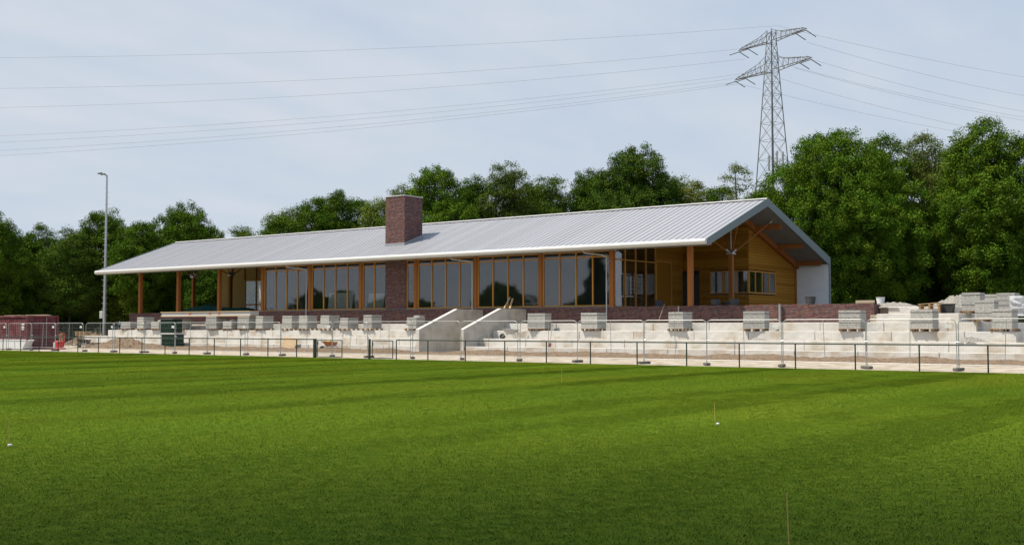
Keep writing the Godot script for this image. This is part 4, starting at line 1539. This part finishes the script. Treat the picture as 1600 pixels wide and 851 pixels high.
# ---------------------------------------------------------------- pylon and lines
func make_pylon():
	var D = 173.0
	var foot = at_depth(1211.0, 512.0, D)
	foot.y = 0.0
	var yw = deg_to_rad(YAW)
	var rt = Vector3(cos(yw), 0, -sin(yw))
	var fw = Vector3(-sin(yw), 0, -cos(yw))
	var A = (rt * 0.555 - fw).normalized()
	var B = Vector3(A.z, 0, -A.x)
	var t = thing("lattice_pylon", "tall steel lattice pylon with two pairs of cross arms", "pylon", foot)
	var hy = func(py): return at_depth(1211.0, py, D).y
	var wid = func(y):
		var y1 = hy.call(106.0)
		if y > y1:
			return lerp(1.55, 0.95, clamp((y - y1) / (hy.call(45.0) - y1), 0.0, 1.0))
		return lerp(6.4, 1.55, y / y1)
	var top = hy.call(45.0)
	var corner = func(i, y):
		var w = wid.call(y) * 0.5
		return Vector3(0, y, 0) + A * (w if i == 0 or i == 3 else -w) + B * (w if i < 2 else -w)
	for i in 4:
		var st = begin()
		var pts = []
		for k in 9:
			pts.append(corner.call(i, top * k / 8.0))
		add_tube(st, pts, [0.11, 0.11, 0.10, 0.10, 0.09, 0.085, 0.08, 0.07, 0.06], 5)
		commit("leg", st, M.lattice, t)
	var lv = [0.0]
	while lv[-1] < top - 0.8:
		lv.append(lv[-1] + max(wid.call(lv[-1]) * 0.95, 1.5))
	lv[-1] = top
	var br = begin()
	for k in lv.size() - 1:
		for i in 4:
			var j = (i + 1) % 4
			add_tube(br, [corner.call(i, lv[k]), corner.call(j, lv[k + 1])], 0.034, 4, false)
			add_tube(br, [corner.call(j, lv[k]), corner.call(i, lv[k + 1])], 0.034, 4, false)
			add_tube(br, [corner.call(i, lv[k + 1]), corner.call(j, lv[k + 1])], 0.03, 4, false)
	commit("bracing", br, M.lattice, t)
	var sp = begin()
	add_tube(sp, [Vector3(0, 8, 0), Vector3(0, top, 0), Vector3(0, hy.call(37.0), 0)], [0.12, 0.09, 0.03], 5)
	commit("spike", sp, M.lattice, t)
	var arms = [[hy.call(59.0), hy.call(41.0), 7.75], [hy.call(106.0), hy.call(82.0), 8.75]]
	for a in arms:
		for s in [-1, 1]:
			var st = begin()
			var tip = A * (s * a[2]) + Vector3(0, a[0] + 0.25, 0)
			var wb = wid.call(a[0]) * 0.5
			for e in [-1, 1]:
				var r0 = A * (s * wb) + B * (e * wb) + Vector3(0, a[0], 0)
				var r1 = A * (s * wb * 0.8) + B * (e * wb * 0.8) + Vector3(0, a[1], 0)
				var knee = A * (s * a[2] * 0.3) + B * (e * wb * 0.75) + Vector3(0, lerp(a[0], a[1], 0.62), 0)
				add_tube(st, [r0, tip], 0.07, 4)
				add_tube(st, [r1, knee, tip + Vector3(0, 0.35, 0) - A * (s * 1.2), tip], 0.05, 4)
				for k in 7:
					var u = k / 7.0
					var lo = r0.lerp(tip, u)
					var up = knee.lerp(tip + Vector3(0, 0.3, 0), clamp((u - 0.22) / 0.78, 0.0, 1.0)) if u > 0.22 else r1.lerp(knee, u / 0.22)
					add_tube(st, [lo, up], 0.035, 4, false)
					add_tube(st, [r0.lerp(tip, (k + 1) / 7.0), up], 0.03, 4, false)
			for k in 6:
				var u = k / 6.0
				var c0 = A * (s * wb) + Vector3(0, a[0], 0)
				add_tube(st, [c0.lerp(tip, u) + B * wb * (1 - u), c0.lerp(tip, u + 0.16) - B * wb * (0.84 - u)], 0.04, 4, false)
			commit("cross_arm", st, M.lattice, t)
			for u in [0.7, 0.98]:
				var st2 = begin()
				var q = A * (s * a[2] * u) + Vector3(0, a[0], 0)
				for d in [-1, 1]:
					add_tube(st2, [q, q + B * d * 2.0 + Vector3(0, -0.75, 0)], 0.07, 5)
				commit("insulator", st2, M.lattice, t)
	# antennas on the shaft
	for q in [[-1.6, 300.0, 262.0], [1.9, 300.0, 258.0], [0.4, 290.0, 262.0]]:
		var st = begin()
		bevel_box(st, A * q[0] * 0.9 + B * 0.5 + Vector3(0, (hy.call(q[1]) + hy.call(q[2])) * 0.5 + 3.0, 0), Vector3(0.3, 2.4, 0.25), 0.04)
		commit("antenna", st, M.galva, t)
	# conductors
	var W = [
		[[1215.0, 40.0], [0.0, 90.0], 161.0, 1.0], [[1160.0, 76.0], [0.0, 138.0], 161.0, 1.3], [[1165.0, 92.0], [0.0, 168.0], 163.0, 1.3], [[1170.0, 114.0], [0.0, 212.0], 163.0, 1.3], [[1180.0, 118.0], [0.0, 222.0], 159.0, 1.3], [[1153.0, 128.0], [0.0, 235.0], 161.0, 1.2], [[1153.0, 131.0], [0.0, 243.0], 158.0, 1.2],
		[[1215.0, 40.0], [1600.0, 120.0], 180.0, 0.4], [[1262.0, 66.0], [1600.0, 149.0], 180.0, 0.5], [[1274.0, 94.0], [1600.0, 174.0], 178.0, 0.5], [[1240.0, 104.0], [1600.0, 183.0], 181.0, 0.5], [[1242.0, 106.0], [1600.0, 188.0], 179.0, 0.5], [[1185.0, 112.0], [1500.0, 196.0], 181.0, 0.4], [[1153.0, 130.0], [1500.0, 206.0], 184.0, 0.4]]
	for q in W:
		var s = at_depth(q[0][0], q[0][1], D + (1211.0 - q[0][0]) * 0.14)
		var e = at_depth(q[1][0], q[1][1], q[2])
		var pts = []
		for k in 25:
			var u = k / 24.0 * (1.35 if q[1][0] < 100 else 1.5)
			pts.append(s.lerp(e, u) - Vector3(0, 4.0 * q[3] * u * (1.0 - u), 0))
		var st = begin()
		add_tube(st, pts, 0.017, 4, false)
		tag(commit("power_cable", st, M.wire), "thin power cable strung from the lattice pylon across the sky", "cable", "power cables")

# ---------------------------------------------------------------- the trees
func make_trees():
	make_clumps()
	var oak = Color(0.072, 0.128, 0.013)
	var oak2 = Color(0.086, 0.154, 0.015)
	var rob = Color(0.10, 0.15, 0.022)
	var pale = Color(0.15, 0.18, 0.045)
	for q in [[-25.0, 335.0, 62.0, 121.0, 1, "dark oak above the far end of the red container"], [55.0, 355.0, 50.0, 128.0, 2, "dark oak right behind the red container"], [165.0, 328.0, 52.0, 130.0, 3, "dark oak behind the floodlight mast"], [218.0, 350.0, 46.0, 124.0, 4, "dark oak between the mast and the low roof end"], [285.0, 317.0, 66.0, 131.0, 5, "big dark oak above the low end of the roof"]]:
		tree_at(q[0], q[1], q[2], q[3], "oak", oak, q[5], 500 + q[4], 0.2, 1.0, 18, "oak_tree", "oaks in the wood behind the container")
	var fl = "bushy green tree filling the row behind the roof"
	var k0 = 0
	for q in [[462, 319, 34, 140], [556, 311, 34, 139], [628, 288, 36, 128], [738, 277, 40, 131], [826, 287, 40, 132], [922, 263, 42, 131], [1062, 276, 40, 130], [1125, 292, 40, 124], [1195, 288, 40, 118]]:
		tree_at(q[0], q[1], q[2], q[3], "oak" if k0 % 2 else "robinia", Color(0.062, 0.115, 0.012) if k0 % 2 else Color(0.092, 0.138, 0.02), fl, 560 + k0, 0.2, 1.2, 14, "hedgerow_tree", "trees filling the row behind the roof")
		k0 += 1
	tree_at(106.0, 356.0, 46.0, 126.0, "robinia", Color(0.075, 0.125, 0.018), "lighter feathery tree between dark oaks behind the container", 510, 0.15, 1.2, 16, "robinia_tree")
	tree_at(378.0, 351.0, 24.0, 136.0, "robinia", rob, "small bushy tree top just over the low end of the roof ridge", 511, 0.2, 1.4, 12, "robinia_tree")
	tree_at(432.0, 331.0, 46.0, 138.0, "robinia", Color(0.10, 0.165, 0.018), "yellow green tree behind the roof beside a dark oak", 512, 0.2, 1.4, 16, "robinia_tree")
	tree_at(515.0, 300.0, 56.0, 136.0, "oak", oak, "dark oak behind the roof, left of the brick chimney", 513, 0.2, 1.0, 18, "oak_tree")
	tree_at(590.0, 306.0, 34.0, 131.0, "robinia", Color(0.135, 0.18, 0.03), "pale feathery tree immediately left of the brick chimney", 514, 0.2, 1.1, 12, "robinia_tree")
	tree_at(682.0, 260.0, 64.0, 121.0, "oak", oak2, "bright green oak right behind the brick chimney", 515, 0.2, 1.0, 18, "oak_tree")
	tree_at(787.0, 251.0, 48.0, 126.0, "robinia", Color(0.085, 0.125, 0.022), "tall feathery tree behind the middle of the roof", 516, 0.2, 1.1, 14, "robinia_tree")
	tree_at(865.0, 271.0, 58.0, 129.0, "robinia", Color(0.08, 0.13, 0.018), "low wide tree between the feathery tree and the tall oak", 517, 0.2, 1.3, 16, "robinia_tree")
	tree_at(990.0, 228.0, 82.0, 126.0, "oak", Color(0.062, 0.108, 0.016), "tall loose oak behind the right half of the roof", 518, 0.2, 0.85, 20, "oak_tree")
	tree_at(1098.0, 283.0, 46.0, 127.0, "robinia", pale, "pale thin tree behind the roof left of the pylon", 519, 0.2, 0.9, 12, "robinia_tree")
	tree_at(1152.0, 256.0, 44.0, 122.0, "robinia", Color(0.12, 0.155, 0.035), "sparse tree with bare upper twigs at the foot of the pylon", 520, 0.2, 0.55, 12, "robinia_tree")
	tree_at(1310.0, 201.0, 122.0, 104.0, "oak", oak2, "huge round oak rising behind the gable end", 521, 0.06, 1.0, 26, "oak_tree")
	tree_at(1388.0, 212.0, 56.0, 108.0, "oak", oak, "dark oak crown pressed against the huge round oak", 522, 0.1, 1.0, 16, "oak_tree")
	tree_at(1456.0, 209.0, 58.0, 110.0, "robinia", Color(0.12, 0.155, 0.035), "pale blossoming tree between two big dark oaks", 523, 0.12, 1.2, 16, "robinia_tree")
	tree_at(1556.0, 186.0, 90.0, 101.0, "oak", oak2, "tallest dark oak behind the stacked kerb blocks", 524, 0.06, 1.0, 24, "oak_tree")
	tree_at(1680.0, 205.0, 85.0, 106.0, "oak", oak, "dark oak at the end of the tree row past the terrace", 525, 0.06, 1.0, 18, "oak_tree")
	for q in [[1790.0, 200.0, 90.0, 112.0], [1930.0, 215.0, 95.0, 116.0], [2080.0, 205.0, 95.0, 120.0]]:
		tree_at(q[0], q[1], q[2], q[3], "oak", oak, "dark oak past the end of the terrace, mirrored in the gable windows", 530 + int(q[0]), 0.06, 0.9, 18, "oak_tree", "oaks past the end of the terrace")
	# undergrowth
	var gb = "shrubs under the trees"
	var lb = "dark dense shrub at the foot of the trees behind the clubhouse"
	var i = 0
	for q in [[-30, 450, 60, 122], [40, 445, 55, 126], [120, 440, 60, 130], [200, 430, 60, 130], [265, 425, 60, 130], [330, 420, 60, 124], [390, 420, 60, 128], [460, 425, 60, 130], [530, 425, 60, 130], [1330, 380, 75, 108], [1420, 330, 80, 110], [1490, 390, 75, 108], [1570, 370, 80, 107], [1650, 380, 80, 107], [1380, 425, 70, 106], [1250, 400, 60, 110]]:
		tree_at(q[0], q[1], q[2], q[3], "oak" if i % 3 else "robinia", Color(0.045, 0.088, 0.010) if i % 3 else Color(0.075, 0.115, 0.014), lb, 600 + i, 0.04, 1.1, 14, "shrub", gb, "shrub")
		i += 1
	# trees on the far side of the pitch, which the hall windows mirror
	grow_tree("poplar_tree", "slim dark conifer across the pitch mirrored in the hall window", "", Vector3(-94.6, 0, 20.0), 13.0, 1.45, 1.45, 0.6, "oak", Color(0.025, 0.05, 0.014), 700, 1.3, 22)
	for k in 14:
		grow_tree("far_tree", "round tree across the pitch mirrored low in the hall windows", "trees across the pitch", Vector3(-196.0 + k * 12.0 + (k % 3) * 2.0, 0, 36.0 + (k % 2) * 6.0), 7.0 + (k * 7 % 4) * 1.1, 5.5, 4.5, 0.8, "oak", oak, 710 + k, 0.8, 12)

func make_cloud():
	# a cumulus beside the sun; its soft shadow lies over the near end of the pitch
	var up = Vector3(-0.40, 1.0, 0.38) * 1150.0
	var yw = deg_to_rad(YAW)
	var fw = Vector3(-sin(yw), 0, -cos(yw))
	var c = up - fw * 75.0
	var r = RandomNumberGenerator.new()
	r.seed = 12
	var t = thing("cloud", "white cumulus cloud standing before the sun high above the pitch", "cloud", c)
	for i in 34:
		var a = TAU * i / 34.0 + r.randf_range(-0.05, 0.05)
		var d = 62.0 if i % 2 == 0 else 34.0
		var m = SphereMesh.new()
		m.radius = r.randf_range(25.0, 30.0)
		m.height = m.radius * 1.2
		m.radial_segments = 16
		m.rings = 8
		mesh_node("puff", m, M.white, t, Vector3(cos(a) * d, r.randf_range(-4, 8), sin(a) * d))
	var mm = SphereMesh.new()
	mm.radius = 62.0
	mm.height = 44.0
	mm.radial_segments = 24
	mm.rings = 10
	mesh_node("puff", mm, M.white, t)

func make_ground():
	var st = begin()
	quad(st, Vector3(-700, -0.06, -700), Vector3(500, -0.06, -700), Vector3(500, -0.06, 500), Vector3(-700, -0.06, 500), Vector3(0, -9, 0))
	structure(commit("ground", st, M.earth))
	st = begin()
	quad(st, Vector3(-125, 0.0, -43.75), Vector3(30, 0.0, -43.75), Vector3(30, 0.0, -84), Vector3(-125, 0.0, -84), Vector3(0, -9, 0))
	structure(commit("sand_ground", st, M.sand))
	# earth thrown up along the bottom step
	var n1 = noise(81, 0.35, 4)
	var n2 = noise(82, 1.6, 3)
	var hgt = func(i, j):
		var x = -86.0 + i * 0.3
		var v = j / 12.0
		var z = lerp(-52.3, -57.05, v) + 0.25 * n2.get_noise_2d(i * 0.4, 50.0) * (1.0 - v)
		var h = clamp(0.17 + 0.16 * n1.get_noise_2d(x, 3.0), 0.03, 0.36) * smoothstep(0.0, 0.75, v) + 0.055 * n2.get_noise_2d(x * 1.6, z * 1.6) * v
		if x > -51.3 and x < -46.5:
			h *= 0.25
		return Vector3(x, max(h, 0.0) + 0.004, z)
	st = begin()
	for i in 310:
		for j in 12:
			quad(st, hgt.call(i, j), hgt.call(i + 1, j), hgt.call(i + 1, j + 1), hgt.call(i, j + 1), Vector3(-86.0 + i * 0.3, -20, -55))
	structure(commit("soil_bank", st, M.soil))

# ---------------------------------------------------------------- scene
func _ready():
	var cam = Camera3D.new()
	cam.name = "camera"
	add_child(cam)
	cam.position = Vector3(0, CAM_H, 0)
	cam.rotation_degrees = Vector3(PITCH, YAW, 0)
	cam.fov = rad_to_deg(2.0 * atan(425.5 / FOCAL))
	cam.near = 0.1
	cam.far = 4000.0
	cam.current = true
	var env = Environment.new()
	env.background_mode = Environment.BG_SKY
	var sm = PanoramaSkyMaterial.new()
	sm.panorama = ImageTexture.create_from_image(sky_image())
	var sky = Sky.new()
	sky.sky_material = sm
	env.sky = sky
	env.background_energy_multiplier = 0.81
	env.tonemap_mode = Environment.TONE_MAPPER_LINEAR
	env.tonemap_exposure = 1.25
	env.sdfgi_enabled = true
	env.ssao_enabled = true
	env.ssil_enabled = true
	var we = WorldEnvironment.new()
	we.name = "environment"
	we.environment = env
	add_child(we)
	var sun = DirectionalLight3D.new()
	sun.name = "sun"
	add_child(sun)
	sun.look_at_from_position(Vector3.ZERO, Vector3(0.40, -1.0, -0.38))
	sun.light_energy = 1.6
	sun.light_color = Color(1.0, 0.955, 0.88)
	sun.light_angular_distance = 0.6
	sun.shadow_enabled = true
	make_materials()
	print("materials ", Time.get_ticks_msec())
	make_ground()
	make_cloud()
	make_clubhouse()
	make_terrace()
	make_pylon()
	print("built ", Time.get_ticks_msec())
	make_trees()
	print("trees ", Time.get_ticks_msec())
	make_lawn()
	print("lawn ", Time.get_ticks_msec())
	make_rail()
	make_site_fence()
	make_packs()
	make_mast()
	make_site_things()
	print("done ", Time.get_ticks_msec())
